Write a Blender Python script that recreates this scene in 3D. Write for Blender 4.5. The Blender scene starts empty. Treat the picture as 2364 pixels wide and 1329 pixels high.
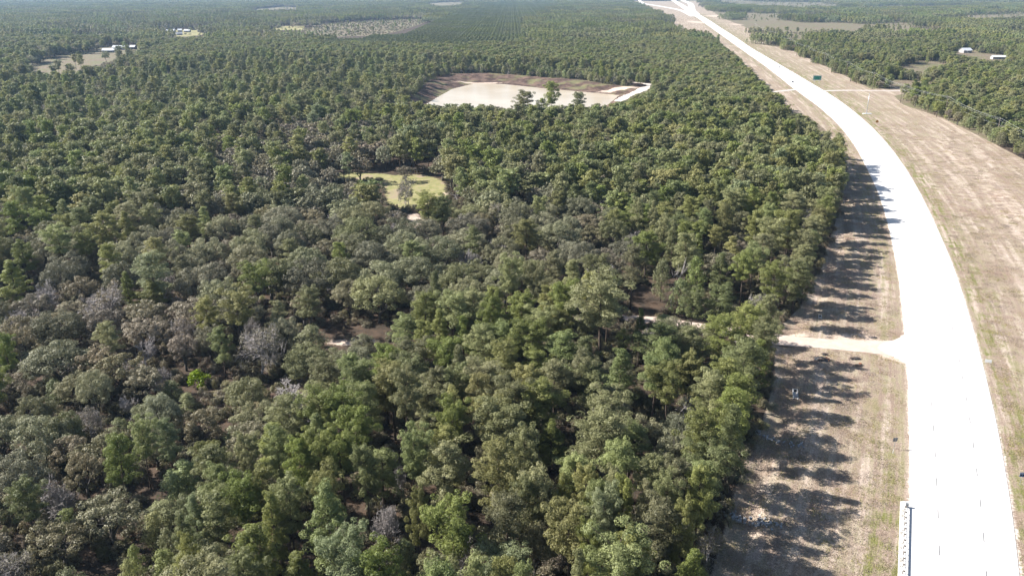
import bpy, math, random
import numpy as np
from mathutils import Vector, Matrix

# ------------------------------------------------------------------ camera, sky, sun, exposure
scene = bpy.context.scene
R_ = math.radians
cam_data = bpy.data.cameras.new("camera")
cam_data.sensor_width = 36.0
cam_data.lens = 36.0 * 1800.0 / 2364.0
cam_data.clip_start = 1.0
cam_data.clip_end = 40000.0
cam = bpy.data.objects.new("camera", cam_data)
cam.location = (0, 0, 100)
cam.rotation_euler = (R_(90.0 - 21.0983), 0, 0)
scene.collection.objects.link(cam)
scene.camera = cam

SUN_EL, SUN_AZ = 36.5, -78.0          # azimuth clockwise from +Y (the way the camera looks)
world = bpy.data.worlds.new("World")
scene.world = world
world.use_nodes = True
wn = world.node_tree.nodes
sky = wn.new("ShaderNodeTexSky")
sky.sky_type = 'NISHITA'
sky.sun_disc = False
sky.sun_elevation = R_(SUN_EL)
sky.sun_rotation = R_(SUN_AZ)
sky.air_density = 1.0
sky.dust_density = 1.0
bg = wn["Background"]
bg.inputs["Strength"].default_value = 0.060
world.node_tree.links.new(sky.outputs[0], bg.inputs["Color"])

sun_d = bpy.data.lights.new("sun", 'SUN')
sun_d.energy = 5.0
sun_d.angle = R_(0.5)
sun_d.color = (1.0, 0.965, 0.915)
sun = bpy.data.objects.new("sun", sun_d)
sv = Vector((math.sin(R_(SUN_AZ)) * math.cos(R_(SUN_EL)), math.cos(R_(SUN_AZ)) * math.cos(R_(SUN_EL)), math.sin(R_(SUN_EL))))
sun.rotation_euler = sv.to_track_quat('Z', 'Y').to_euler()
sun.location = sv * 300
scene.collection.objects.link(sun)

scene.view_settings.view_transform = 'Standard'
scene.view_settings.look = 'None'
scene.view_settings.gamma = 1.0
scene.view_settings.use_curve_mapping = False
scene.view_settings.exposure = 1.40

scene.render.engine = 'CYCLES'
cy = scene.cycles
cy.max_bounces = 5
cy.diffuse_bounces = 2
cy.glossy_bounces = 2
cy.transmission_bounces = 3
cy.transparent_max_bounces = 6
cy.volume_bounces = 0
cy.use_denoising = True
cy.denoiser = 'OPENIMAGEDENOISE'
cy.denoising_input_passes = 'RGB_ALBEDO_NORMAL'
cy.denoising_prefilter = 'ACCURATE'
cy.sample_clamp_indirect = 6.0
cy.caustics_reflective = False
cy.caustics_refractive = False
scene.render.filter_size = 1.5

rng = np.random.default_rng(7)
random.seed(7)
COL = scene.collection

# ------------------------------------------------------------------ surveyed layout, metres (x east of the camera axis, y ahead)
ROAD = [[106.5,69.04,88.55],[112.14,71.77,91.59],[118.09,74.63,94.75],[124.34,77.62,98.03],[130.93,80.75,101.44],[137.87,84.03,104.94],[145.17,87.49,108.56],[152.87,91.12,112.33],[160.97,94.92,116.24],[169.5,98.88,120.28],[178.48,103.01,124.44],[187.94,107.33,128.76],[197.89,111.81,133.26],[208.38,116.45,137.95],[219.42,121.27,142.81],[231.05,126.28,147.86],[243.29,131.52,153.12],[256.18,136.98,158.57],[269.76,142.65,164.22],[284.05,148.5,170.02],[299.1,154.51,175.95],[314.95,160.7,182.05],[331.64,167.12,188.37],[349.21,173.75,194.95],[367.72,180.54,201.8],[387.2,187.43,208.9],[407.72,194.41,216.22],[429.32,201.52,223.71],[452.07,208.85,231.35],[476.03,216.44,239.13],[501.25,224.23,247.01],[527.81,232.09,254.97],[555.78,239.88,262.95],[585.23,247.54,270.92],[616.24,255.03,278.86],[648.89,262.32,286.78],[683.28,269.4,294.69],[719.48,276.25,302.5],[757.61,282.91,310.11],[797.75,289.63,317.42],[840.02,296.8,324.57],[884.53,304.75,331.83],[931.4,313.46,339.46],[980.76,322.67,347.51],[1032.72,332.16,355.99],[1087.45,341.8,364.93],[1145.07,351.65,374.34],[1205.74,361.82,384.12],[1269.63,372.51,394.22],[1336.91,383.83,404.85],[1407.75,395.79,416.44],[1482.35,408.43,429.34],[1560.89,421.84,443.46],[1643.6,435.99,458.46],[1730.69,450.81,474.02],[1822.4,466.27,490.03],[1918.96,482.49,506.54],[2020.65,499.69,523.81],[2127.72,517.91,542.2],[2240.46,537.13,561.94],[2359.18,557.35,582.97],[2484.19,578.66,605.04],[2615.82,601.06,627.94],[2754.43,624.46,651.61],[2900.38,648.76,676.05],[3054.07,673.91,701.27],[3215.9,699.91,727.3]]
AREAS = {"verge":[[30.9,104.03],[36.12,113.58],[43.4,129.54],[48.28,141.24],[56.96,158.37],[66.21,176.83],[74.06,196.41],[77.48,210.57],[80.92,219.91],[85.61,226.54],[97.41,242.77],[110.84,267.78],[122.16,289.66],[138.78,324.22],[158.26,366.9],[181.26,420.96],[199.21,465.8],[220.24,527.98],[234.83,588.07],[243.54,639.44],[240.6,694.74],[264.99,782.04],[270.69,837.67],[363.0,1340.06],[432.5,1775.42],[464.82,2008.9],[390.54,2008.9],[574.9,3094.69],[760.5,4885.13],[919.19,6227.97],[919.19,6227.97],[1390.16,6227.97],[909.09,3790.97],[709.74,2755.96],[625.64,2209.2],[527.75,1713.93],[466.57,1481.98],[479.71,1407.54],[443.68,1214.73],[419.0,1067.28],[384.72,884.61],[376.97,837.67],[422.79,845.16],[408.81,815.95],[375.15,782.04],[355.84,721.7],[351.88,641.67],[329.23,531.1],[318.32,481.0],[295.83,337.41],[260,60],[20,60]],"clearing":[[-73.9,433.55],[-62.38,439.01],[-48.65,437.91],[-41.71,429.28],[-35.81,415.91],[-33.59,387.8],[-42.06,373.36],[-52.76,365.32],[-61.52,375.01]],"clearing_strip":[[-103.94,443.46],[-86.9,444.59],[-68.57,439.01],[-72.02,429.28],[-88.76,423.02],[-96.83,426.13]],"brown_glade":[[-51.49,468.27],[-40.13,470.77],[-37.98,443.46],[-47.86,442.34]],"sand_patch":[[-50.72,357.58],[-44.73,359.1],[-39.1,344.37],[-41.17,327.43],[-46.32,330.7]],"glade":[[-66.66,228.25],[-52.36,225.86],[-30.61,221.54],[-29.67,213.61],[-46.86,211.17],[-56.43,210.57],[-61.25,218.31]],"glade_view":[[-78.03,183.78],[-67.08,183.78],[-65.32,177.96],[-75.03,176.83]],"bush_view":[[-90.77,194.3],[-84.49,194.3],[-80.25,182.59],[-86.21,182.59]],"gap":[[37.48,258.97],[59.58,265.53],[59.91,244.7],[41.21,228.25]],"brown_grass":[[-80.47,182.59],[-77.13,186.2],[-66.72,182.59],[-56.4,182.59],[-54.93,176.83],[-64.31,174.61],[-72.78,173.52]],"pond_rim":[[-102.02,727.33],[-87.55,985.16],[-22.51,995.4],[12.67,980.12],[73.44,918.81],[126.97,848.95],[136.9,901.4],[150.06,860.53],[94.08,727.33],[71.22,655.36],[-72.66,655.36]],"pond_view":[[-100.28,744.74],[-87.55,985.16],[-22.51,995.4],[12.67,980.12],[73.44,918.81],[126.97,848.95],[136.9,901.4],[150.06,860.53],[95.14,735.93],[62.72,727.33],[22.77,718.91],[-32.43,724.5],[-73.34,738.85]],"pond_water":[[-82.12,763.69],[-65.81,879.56],[-42.39,933.19],[-8.5,924.54],[28.02,891.4],[111.19,828.03],[92.95,763.69],[75.42,713.43],[-71.12,713.43]],"house_field":[[-632.96,1049.82],[-713.66,1270.25],[-671.32,1321.92],[-731.66,1459.94],[-679.37,1481.98],[-634.3,1377.83],[-615.3,1270.25],[-580.03,1143.11],[-578.25,1021.91]],"house_yard":[[-768.16,1775.42],[-864.98,2029.38],[-765.45,2050.27],[-684.04,1841.38],[-700.9,1759.64]],"far_field":[[-623.82,2029.38],[-661.96,2233.9],[-569.27,2259.15],[-516.63,2029.38]],"far_field_b":[[-1234.62,3790.97],[-1216.32,4456.98],[-1076.32,4269.67],[-1014.14,3938.27]],"clearcut":[[-517.01,1988.83],[-564.0,2423.28],[-321.56,2755.96],[-256.68,2682.42],[-270.11,2029.38],[-289.02,1807.81],[-389.93,1744.14]],"strip_path":[[1033.57,7346.99],[1064.2,7346.99],[510.92,3408.02],[342.99,2259.15],[261.81,1656.47],[246.0,1656.47],[365.77,2546.37]],"far_brown":[[-569.77,5403.42],[-353.08,6043.66],[-260.31,4885.13],[-424.08,4456.98]],"right_field_a":[[867.53,3192.61],[1075.26,3243.89],[828.01,2546.37],[729.38,2483.32]],"right_field_b":[[628.4,1988.83],[689.88,1841.38],[617.63,1656.47],[570.44,1713.93]],"right_yard":[[534.72,1123.19],[587.95,1170.75],[635.55,1177.86],[600.96,1123.19],[561.11,1091.45],[523.77,1027.38],[526.34,1049.82],[528.94,1085.31]],"right_yard_b":[[415.92,845.16],[441.66,884.61],[463.19,884.61],[444.91,852.78]],"right_field_c":[[1021.83,2259.15],[1269.07,2718.7],[1047.79,2071.58],[943.65,1988.83]],"right_field_d":[[1487.6,6227.97],[2137.75,5705.75],[1870.87,4661.33],[1533.21,4456.98],[1388.05,5131.32]],"right_field_e":[[1653.25,3094.69],[2043.43,3296.84],[2207.35,3192.61],[1803.77,2915.65],[1575.03,2833.59]],"house_gap_right":[[766.67,1397.5],[796.45,1397.5],[751.69,1304.25],[765.7,1253.89],[730.4,1199.72],[703.72,1192.35],[712.26,1295.59]]}
ZONES = [["youngdark",[[-71.5,118.97],[-66.55,134.55],[-61.61,133.0],[-59.97,114.0],[-52.24,93.31],[-60.82,93.31]]],["brownoak",[[-183.93,471.55],[-156.77,593.57],[-83.12,534.74],[-64.88,409.9],[-98.83,361.66],[-138.76,370.45]]],["pine",[[-53.54,149.87],[-50.52,168.25],[-47.96,185.3],[-23.84,218.8],[-7.01,226.02],[9.57,237.66],[35.63,254.9],[54.54,296.92],[79.23,370.45],[83.32,471.55],[33.73,517.5],[21.38,572.65],[93.62,640.05],[160.93,708.82],[293.13,665.97],[145.58,309.41],[92.77,215.34],[67.75,161.72],[51.59,127.09],[38.75,89.01],[-51.11,89.01],[-60.96,116.44],[-60.75,133.0],[-56.96,142.73]]],["oak",[[-176.97,254.9],[-202.71,296.92],[-165.4,291.01],[-147.52,330.01],[-108.77,353.24],[-76.66,353.24],[-53.2,330.01],[-24.48,353.24],[23.19,345.17],[54.54,296.92],[35.63,254.9],[9.57,237.66],[-7.01,226.02],[-23.84,218.8],[-50.39,196.4],[-93.26,222.36],[-122.34,233.67]]],["leftmix",[[-252.91,274.49],[-176.97,254.9],[-122.34,233.67],[-93.26,222.36],[-50.39,196.4],[-50.52,168.25],[-53.54,149.87],[-60.75,133.0],[-60.96,116.44],[-51.11,89.01],[-100.82,89.01]]],["plantation",[[-335.21,1365.9],[-225.33,2493.55],[-94.32,5652.94],[318.34,5652.94],[166.01,3605.66],[18.86,1988.05],[5.9,1387.77],[-128.11,1324.11]]],["pinebelt",[[-462.18,977.05],[-605.18,1421.89],[-543.23,1651.05],[-233.33,1562.37],[-135.17,1398.96],[375.65,1548.49],[237.92,708.82],[160.93,708.82],[146.32,853.76],[140.44,977.05],[-107.29,1103.43],[-354.17,1140.11]]],["young",[[-438.88,501.28],[-765.23,899.28],[-523.37,899.28],[-459.22,1005.94],[-354.17,1140.11],[-107.29,1103.43],[140.44,977.05],[146.32,853.76],[160.93,708.82],[93.62,640.05],[21.97,589.27],[-60.23,604.58],[-102.3,665.97],[-217.29,640.05],[-245.87,572.65],[-337.85,517.5]]],["oakpine",[[-252.91,274.49],[-438.88,501.28],[-337.85,517.5],[-245.87,572.65],[-217.29,640.05],[-102.3,665.97],[-60.23,604.58],[21.97,589.27],[33.73,517.5],[83.32,471.55],[79.23,370.45],[54.54,296.92],[23.19,345.17],[-24.48,353.24],[-53.2,330.01],[-76.66,353.24],[-108.77,353.24],[-147.52,330.01],[-165.4,291.01],[-202.71,296.92],[-176.97,254.9]]],["cutover",[[5.9,1387.77],[18.86,1988.05],[166.01,3605.66],[371.0,6032.07],[936.94,6032.07],[392.73,1620.42],[249.96,1482.55]]]]
TRACK = [[117.06,208.78],[109.38,210.27],[93.51,212.69],[80.16,215.78],[69.84,221.54],[57.29,225.86],[44.38,230.68],[30.66,232.8],[16.58,232.45]]
CROSSL = [[260.5,808.94],[274.86,819.49],[297.59,833.97]]
CROSSR = [[320.66,823.07],[348.91,826.67],[392.12,823.07],[419.7,833.97],[459.77,868.42]]
RAMPL = [[658.87,3002.54],[770.15,3790.97],[805.03,4361.33],[831.34,5005.22],[854.66,5403.42],[1046.84,6854.62],[1286.22,8577.92]]
RAMPM = [[722.64,3296.84],[809.84,3790.97],[957.36,4661.33],[1131.4,5705.75],[1408.72,7346.99],[1621.18,8577.92]]
RAMPR = [[710.1,3192.61],[823.74,3790.97],[1008.52,4661.33],[1156.47,5403.42],[1292.72,6227.97],[1485.28,7346.99]]
PONDTRACK = [[99.13,738.85],[114.84,782.04],[140.48,841.4],[149.13,860.53],[147.38,884.61],[136.77,897.15]]
TREES = [["bare",-150.75,232.88,12,12.45,"leafless grey tree at the photo's left edge beside a thin pine"],["pine",-162.11,237.52,18,8.37,""],["oak",-151.82,245.45,14.5,12.27,""],["brown",-140.79,236.17,13,10.49,""],["half",-123.1,223.8,16,15.27,"large half-bare oak with pale trunk above the brown oaks"],["pine",-113.78,232.18,22,10.88,""],["pine",-111.96,226.45,14,6.06,""],["oak",-93.0,228.39,15,13.54,"pale grey-green oak standing above a dark gap"],["brown",-96.64,217.71,13,13.02,""],["pine",-78.39,204.34,19,8.55,""],["oak",-130.61,205.22,14,12.97,""],["brown",-119.73,208.58,13,10.67,""],["brown",-109.7,216.31,13,11.01,""],["brown",-104.58,204.1,13,11.7,""],["bare",-101.04,193.52,12,12.38,"leafless pale grey tree with upright twigs among brown oaks"],["brown",-136.31,194.89,15,7.67,""],["oak",-120.04,184.51,13,16.95,"spreading olive oak with dark forked limbs showing below"],["brown",-108.91,183.72,13,10.7,""],["brown",-100.65,179.35,13,10.48,""],["bare",-92.07,181.93,8,6.76,""],["bare",-92.01,166.16,9,8.87,""],["lime",-84.03,186.34,5,5.78,"round bright lime-green bush beside the brown grass glade"],["oak",-111.39,159.8,11,8.55,""],["half",-98.67,158.14,10,6.5,""],["half",-68.28,190.87,16,13.31,"half-bare tan oak with tall bare trunks near the red earth"],["pine",-67.56,207.19,16,8.94,"bright yellow-green pine at the corner of the dark glade"],["young",-55.57,196.5,13,9.3,"bushy conical young pine beside the sandy glade"],["oak",-81.37,244.77,15.5,15.81,""],["oak",-67.82,243.45,15.5,15.74,""],["oak",-57.4,245.65,15.5,15.86,""],["oak",-42.44,242.15,15.5,17.09,""],["oak",-42.18,228.21,15.5,18.25,""],["oak",-31.45,246.99,15.5,17.39,""],["pine",-25.13,207.2,18,7.68,""],["pine",-16.53,204.54,18,9.79,""],["pine",-10.8,207.87,18,8.69,""],["young",-42.76,203.92,7,7.46,""],["oak",-42.64,187.41,11,10.92,""],["pine",-45.23,169.58,16.0,10.47,""],["pine",-35.23,160.12,18.7,6.75,""],["pine",-31.24,176.25,16.3,7.78,""],["pine",-30.54,166.55,17.5,6.38,""],["pine",-25.41,178.91,16.0,7.23,""],["pine",-24.39,167.21,16.6,9.3,""],["pine",-16.64,159.62,18.4,5.94,""],["pine",-13.01,161.09,17.2,6.2,""],["pine",-6.73,162.04,17.5,7.24,""],["pine",-16.2,177.51,16.3,7.07,""],["pine",-7.56,185.78,17.5,8.12,""],["pine",-3.08,188.02,17.5,7.07,""],["pine",-32.94,153.05,17.8,6.7,""],["pine",-36.6,150.64,17.5,6.81,""],["pine",-41.74,148.32,17.5,6.72,""],["pine",-19.66,155.38,16.0,8.95,""],["pine",-13.9,150.64,17.5,6.62,""],["pine",-3.72,147.35,17.2,8.55,""],["pine",-0.48,153.38,18.7,7.85,""],["pine",-2.58,175.59,17.8,7.74,""],["oak",-9.18,208.69,12,9.06,""],["bare",-54.91,170.63,8,14.96,"wide low thicket of leafless grey twigs beside the pines"],["pine",19.46,235.05,19,9.94,"vivid green round-topped pine beside a leafless tree"],["bare",31.58,251.1,13,11.07,"leafless grey tree leaning between two tall pines"],["pine",24.16,195.5,26,14.52,"tallest broad pine with long bare trunk showing below its crown"],["pine",15.61,208.2,20,7.43,""],["oak",10.84,234.56,13,11.4,""],["snag",52.46,237.52,18,9.07,"dead grey snag with forked bare limbs in the gap"],["young",60.98,243.48,17,6.57,""],["young",50.47,246.21,15,6.07,""],["young",54.06,227.18,13,7.03,""],["pine",61.63,215.55,18,10.51,"yellow-green pine in front of the dark gap"],["grey",84.92,236.28,14,12.85,"ash-grey half-bare oak at the verge edge above the driveway"],["pine",92.06,236.67,18,8.62,""],["pine",81.35,248.65,18,8.14,""],["snag",93.92,249.35,17,6.71,"pale dead snag leaning at the verge treeline"],["brown",75.13,257.89,14,13.88,""],["pine",64.2,196.03,19,8.48,""],["pine",55.83,190.9,18,13.84,""],["pine",47.31,186.35,17,10.19,""],["pine",38.74,184.38,18,11.2,"dense dark green pine just below the sandy track"],["pine",57.39,173.02,19,9.53,""],["pine",50.27,163.52,19,8.28,""],["pine",44.16,171.82,17,6.34,""],["pine",36.72,162.58,17,7.26,""],["pine",34.31,166.18,17,6.37,""],["pine",26.57,170.96,18,9.66,""],["pine",16.9,166.0,18,6.35,""],["pine",18.49,163.27,18,7.27,""],["pine",10.07,164.63,18,7.32,""],["pine",13.22,180.86,18,10.13,""],["pine",18.55,177.71,18,6.73,""],["pine",3.9,161.06,18,7.19,""],["pine",5.78,154.3,18,9.64,""],["pine",3.7,184.93,18,8.98,""],["pine",45.47,157.83,18,9.03,""],["pine",51.25,157.41,18,8.03,""],["pine",35.3,196.9,18,4.03,""],["oak",21.82,162.78,12,12.24,"round dull-green oak with a pale bare limb in its crown"],["grey",41.34,159.64,12,12.24,"round grey-brown leafless oak dome among green pines"],["young",47.35,222.87,5,6.19,""],["pine",17.81,136.75,20,9.73,""],["pine",37.78,137.09,20,7.14,""],["pine",45.58,140.57,20,7.29,""],["pine",25.78,122.17,20,5.55,""],["pine",29.96,119.67,20,6.24,""],["pine",4.08,117.64,20,6.0,""],["pine",9.17,116.58,20,4.74,""],["pine",13.56,117.77,20,4.78,""],["pine",18.06,117.37,20,4.46,""],["pine",14.89,113.49,20,4.49,""],["pine",23.39,114.25,20,4.36,""],["pine",27.6,114.64,20,4.37,""],["pine",33.87,117.64,20,4.77,""],["pine",15.88,110.29,20,5.12,""],["pine",19.74,115.02,20,4.16,""],["pine",24.4,107.57,20,8.75,""],["pine",28.39,107.46,20,4.3,""],["pine",18.53,100.12,20,6.79,""],["pine",15.8,97.18,20,8.63,""],["pine",9.57,105.86,20,6.52,""],["pine",12.6,102.66,20,4.15,""],["pine",10.31,96.59,20,3.96,""],["pine",1.54,93.24,20,3.86,""],["oak",34.7,140.77,13,10.12,""],["oak",3.99,111.52,13,6.17,""],["half",35.74,115.44,9,6.24,""],["bare",-23.23,120.71,11,6.03,"leafless grey tree in the dark gap between pines"],["bare",-24.75,117.56,8,4.92,""],["bare",-9.46,111.25,10,6.66,"leafless silver tree at the foot of two bright pines"],["bare",-27.35,143.99,8,5.12,""],["bare",-24.54,138.16,7,4.51,""],["pine",-46.56,132.97,19,5.28,""],["pine",-19.63,130.59,19,5.54,""],["pine",-13.43,133.78,19,6.16,""],["pine",-12.92,127.52,19,8.23,""],["pine",-3.12,140.55,19,11.58,""],["pine",-33.27,118.04,19,5.26,""],["pine",-39.93,116.33,19,5.74,""],["pine",-41.81,112.28,19,5.36,""],["pine",-27.88,126.03,19,4.73,""],["pine",-31.91,138.8,19,6.35,""],["pine",-39.84,138.8,19,6.35,""],["pine",-33.89,131.37,19,6.07,""],["pine",-38.08,130.59,19,5.54,""],["pine",-40.68,128.28,19,5.13,""],["pine",-9.51,107.76,19,7.2,""],["pine",-0.88,110.7,19,6.77,""],["pine",-25.37,100.33,19,6.96,""],["pine",-20.63,96.32,19,6.08,""],["pine",-5.62,96.32,19,5.16,""],["pine",-1.32,95.65,19,4.74,""],["pine",-16.32,112.53,19,3.35,""],["pine",2.14,116.33,19,4.59,""],["oak",-3.67,135.39,14,8.04,""],["oak",-14.46,110.21,9,3.77,""],["oak",-103.28,147.25,13,11.71,"pale silvery oak with drooping crown by the left edge"],["oak",-99.48,150.24,12,8.59,""],["brown",-88.33,136.12,12,6.35,""],["pine",-78.44,133.02,17,5.3,"slim pine with three bare leaning stems"],["pine",-76.84,139.58,16,4.64,""],["pine",-73.1,142.63,15,4.73,""],["brown",-71.62,154.43,11,9.0,""],["young",-67.25,135.56,10,6.53,""],["young",-67.67,132.91,9,7.32,""],["young",-66.79,119.77,9,4.34,""],["young",-62.58,115.44,9,3.43,""],["young",-65.52,106.92,9,3.83,""],["young",-67.04,111.99,8,3.06,""],["pine",-52.53,132.23,17,4.09,""],["pine",-54.66,122.61,17,4.97,""],["pine",-56.28,114.3,17,4.85,""],["pine",-53.23,115.31,17,6.87,""],["pine",-48.72,117.88,17,6.37,""],["pine",-46.65,122.61,17,5.77,""],["pine",-56.39,109.83,17,4.56,""],["pine",-53.03,103.13,17,3.78,""],["pine",-42.84,105.29,17,7.12,""],["pine",-42.58,99.0,17,5.57,""],["oak",-53.16,107.12,12,10.24,"broad dull olive oak at the bottom edge below bright pines"],["half",-86.39,109.33,10,8.59,""],["oak",-172.74,271.84,15,13.42,""],["oak",-139.74,264.12,15,14.16,""],["oak",-136.48,310.52,15,12.81,""],["oak",-116.84,302.66,15,12.52,""],["oak",-95.95,313.22,15,18.83,""],["oak",-65.67,315.28,15,16.6,""],["oak",-58.99,273.97,15,15.9,""],["oak",-72.22,258.71,15,14.35,""],["oak",-111.48,271.84,15,14.53,""],["oak",-93.4,262.13,15,15.29,""],["oak",-16.76,303.94,15,18.33,""],["oak",-3.47,271.32,15,14.5,""],["oak",17.39,289.73,15,19.22,""],["oak",54.77,490.35,15,19.52,""],["pine",-155.85,286.59,19,13.51,""],["pine",-163.22,268.94,19,8.4,""],["pine",-154.89,303.76,19,15.97,""],["pine",-124.54,257.55,19,7.78,""],["pine",5.47,278.94,19,9.65,""],["pine",-35.09,317.72,19,9.41,""],["pine",47.84,263.65,19,9.17,""],["pine",-29.0,314.12,19,7.16,""],["bare",-139.88,337.51,10,8.1,""],["bare",-142.84,293.73,11,7.48,""],["bare",-15.57,263.81,13,9.56,"leafless silver-grey tree below the big oaks"],["grey",8.25,327.84,12,7.88,""],["brown",31.44,314.67,12,13.01,""],["brown",26.0,448.77,13,15.0,""],["brown",-21.47,533.98,13,11.77,""],["lime",-117.48,334.7,6,4.61,"small golden-yellow bush among the oaks"],["half",-50.92,373.15,15,9.26,"lone thin-leaved tree standing in the green clearing"],["bush",-52.11,442.52,6,8.44,"dense dark round bush at the clearing edge"],["brown",-58.48,421.65,9,9.0,""],["pine",29.65,601.96,31,11.08,"lone tallest pine silhouetted against the pale pond"],["pine",9.27,609.56,24,12.58,"bushy pine standing against the pale pond"],["pine",51.04,609.78,23,8.62,"small conical pine standing against the pale pond"],["pine",22.6,610.36,20,11.96,""]]
PROPS = {"POLES":[[309.17,420.96],[332.9,537.45],[356.57,650.74],[358.35,733.04],[377.87,837.67],[403.12,970.18],[423.44,1097.66],[451.38,1245.86],[483.84,1417.73],[521.35,1615.79],[556.98,1807.81],[598.09,2029.38]],"lamp":[299.24,667.21],"green":[337.9,888.75],"orange":[284.7,613.77],"blue":[109.43,141.55],"grey":[88.58,155.41],"white":[135.28,199.11],"culv":[74.42,180.95],"culv2":[99.88,232.45],"car1":[353.08,1067.28],"car2":[314.28,897.15],"car3":[501.59,1969.15],"car4":[822.44,3938.27],"car5":[783.43,3721.35],"pile1":[88.99,201.88],"pile2":[91.26,205.28],"pile3":[99.07,202.44],"pile4":[97.86,198.03],"rail0":[80.97,133.46],"rail1":[70.31,111.81],"apA":[80.91,135.63],"apB":[69.63,112.36],"rip1":[48.78,128.59],"rip2":[46.64,130.23],"rip3":[62.15,160.26],"sand1":[748.12,1358.69],"h1":[-658.02,1330.93],"h2":[-668.24,1387.6],"h3":[-655.02,1397.5],"h4":[-806.44,1930.9],"h5":[-789.46,1949.84],"h6":[-764.59,1930.9],"h7":[-738.96,1949.84],"h8":[-738.81,1807.81],"rh1":[737.6,1321.92],"rh2":[720.77,1199.72]}

ROAD = np.array(ROAD)

def road_l(y): return np.interp(y, ROAD[:, 0], ROAD[:, 1])
def road_r(y): return np.interp(y, ROAD[:, 0], ROAD[:, 2])

# ------------------------------------------------------------------ geometry helpers
def pip(px, py, poly):
    inside = np.zeros(px.shape, bool)
    n = len(poly)
    for i in range(n):
        x0, y0 = poly[i]; x1, y1 = poly[(i + 1) % n]
        if y0 == y1: continue
        c = ((y0 > py) != (y1 > py)) & (px < (x1 - x0) * (py - y0) / (y1 - y0) + x0)
        inside ^= c
    return inside

def dist_poly(px, py, poly, closed=True):
    d = np.full(px.shape, 1e9)
    n = len(poly)
    for i in range(n if closed else n - 1):
        x0, y0 = poly[i]; x1, y1 = poly[(i + 1) % n]
        dx, dy = x1 - x0, y1 - y0
        L2 = dx * dx + dy * dy + 1e-9
        t = np.clip(((px - x0) * dx + (py - y0) * dy) / L2, 0, 1)
        d = np.minimum(d, np.hypot(px - x0 - t * dx, py - y0 - t * dy))
    return d

def signed(px, py, poly):             # positive inside
    d = dist_poly(px, py, poly)
    return np.where(pip(px, py, poly), d, -d)

def sstep(x, a, b):
    t = np.clip((x - a) / (b - a), 0, 1)
    return t * t * (3 - 2 * t)

class MB:
    """collects pieces; build() links them as one mesh"""
    def __init__(s): s.v = []; s.f = []; s.m = []; s.n = 0
    def add(s, v, f, mat=0):
        v = np.asarray(v, float)
        s.v.append(v); s.f += [tuple(i + s.n for i in q) for q in f]; s.m += [mat] * len(f); s.n += len(v)
    def box(s, c, size, rz=0.0, mat=0, taper=1.0, rx=0.0):
        x, y, z = [k / 2 for k in size]
        v = np.array([(-x, -y, -z), (x, -y, -z), (x, y, -z), (-x, y, -z), (-x * taper, -y * taper, z), (x * taper, -y * taper, z), (x * taper, y * taper, z), (-x * taper, y * taper, z)])
        M = np.array(Matrix.Rotation(rz, 3, 'Z') @ Matrix.Rotation(rx, 3, 'X'))
        s.add(v @ M.T + np.array(c), [(0, 3, 2, 1), (4, 5, 6, 7), (0, 1, 5, 4), (1, 2, 6, 5), (2, 3, 7, 6), (3, 0, 4, 7)], mat)
    def tube(s, pts, rad, sides=6, mat=0, cap=True):
        v, f = tube_np(np.asarray(pts, float), rad, sides)
        if cap:
            f = f + [tuple(range(sides))[::-1], tuple(range(len(v) - sides, len(v)))]
        s.add(v, f, mat)
    def mesh(s, name, mats, smooth=False):
        me = bpy.data.meshes.new(name)
        me.from_pydata([tuple(a) for a in np.concatenate(s.v)], [], s.f)
        for m in (mats if isinstance(mats, (list, tuple)) else [mats]): me.materials.append(m)
        me.polygons.foreach_set('material_index', s.m)
        if smooth: me.polygons.foreach_set('use_smooth', [True] * len(s.f))
        me.update()
        return me
    def build(s, name, mats, parent=None, smooth=False, loc=None):
        o = bpy.data.objects.new(name, s.mesh(name, mats, smooth))
        if loc is not None: o.location = loc
        if parent is not None: o.parent = parent
        COL.objects.link(o)
        return o

def tube_np(pts, rad, sides):
    n = len(pts)
    rad = np.broadcast_to(np.asarray(rad, float), (n,))
    d = np.gradient(pts, axis=0) if n > 2 else np.repeat((pts[-1] - pts[0])[None], n, 0)
    d = d / (np.linalg.norm(d, axis=1, keepdims=True) + 1e-9)
    ref = np.where(np.abs(d[:, 2:3]) > 0.9, np.array([[1.0, 0, 0]]), np.array([[0, 0, 1.0]]))
    u = np.cross(ref, d); u /= np.linalg.norm(u, axis=1, keepdims=True) + 1e-9
    w = np.cross(d, u)
    a = np.arange(sides) * 2 * math.pi / sides
    v = pts[:, None] + rad[:, None, None] * (np.cos(a)[None, :, None] * u[:, None] + np.sin(a)[None, :, None] * w[:, None])
    f = [(i * sides + k, i * sides + (k + 1) % sides, (i + 1) * sides + (k + 1) % sides, (i + 1) * sides + k) for i in range(n - 1) for k in range(sides)]
    return v.reshape(-1, 3), f

def empty(name, loc, rz=0.0, label=None, cat=None, group=None, scl=None):
    o = bpy.data.objects.new(name, None)
    o.location = loc; o.rotation_euler = (0, 0, rz)
    o.empty_display_size = 0.5
    if scl is not None: o.scale = scl
    COL.objects.link(o)
    return tag(o, label, cat, group)

def tag(o, label=None, cat=None, group=None, kind=None):
    if label: o["label"] = label
    if cat: o["category"] = cat
    if group: o["group"] = group
    if kind: o["kind"] = kind
    return o

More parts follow.
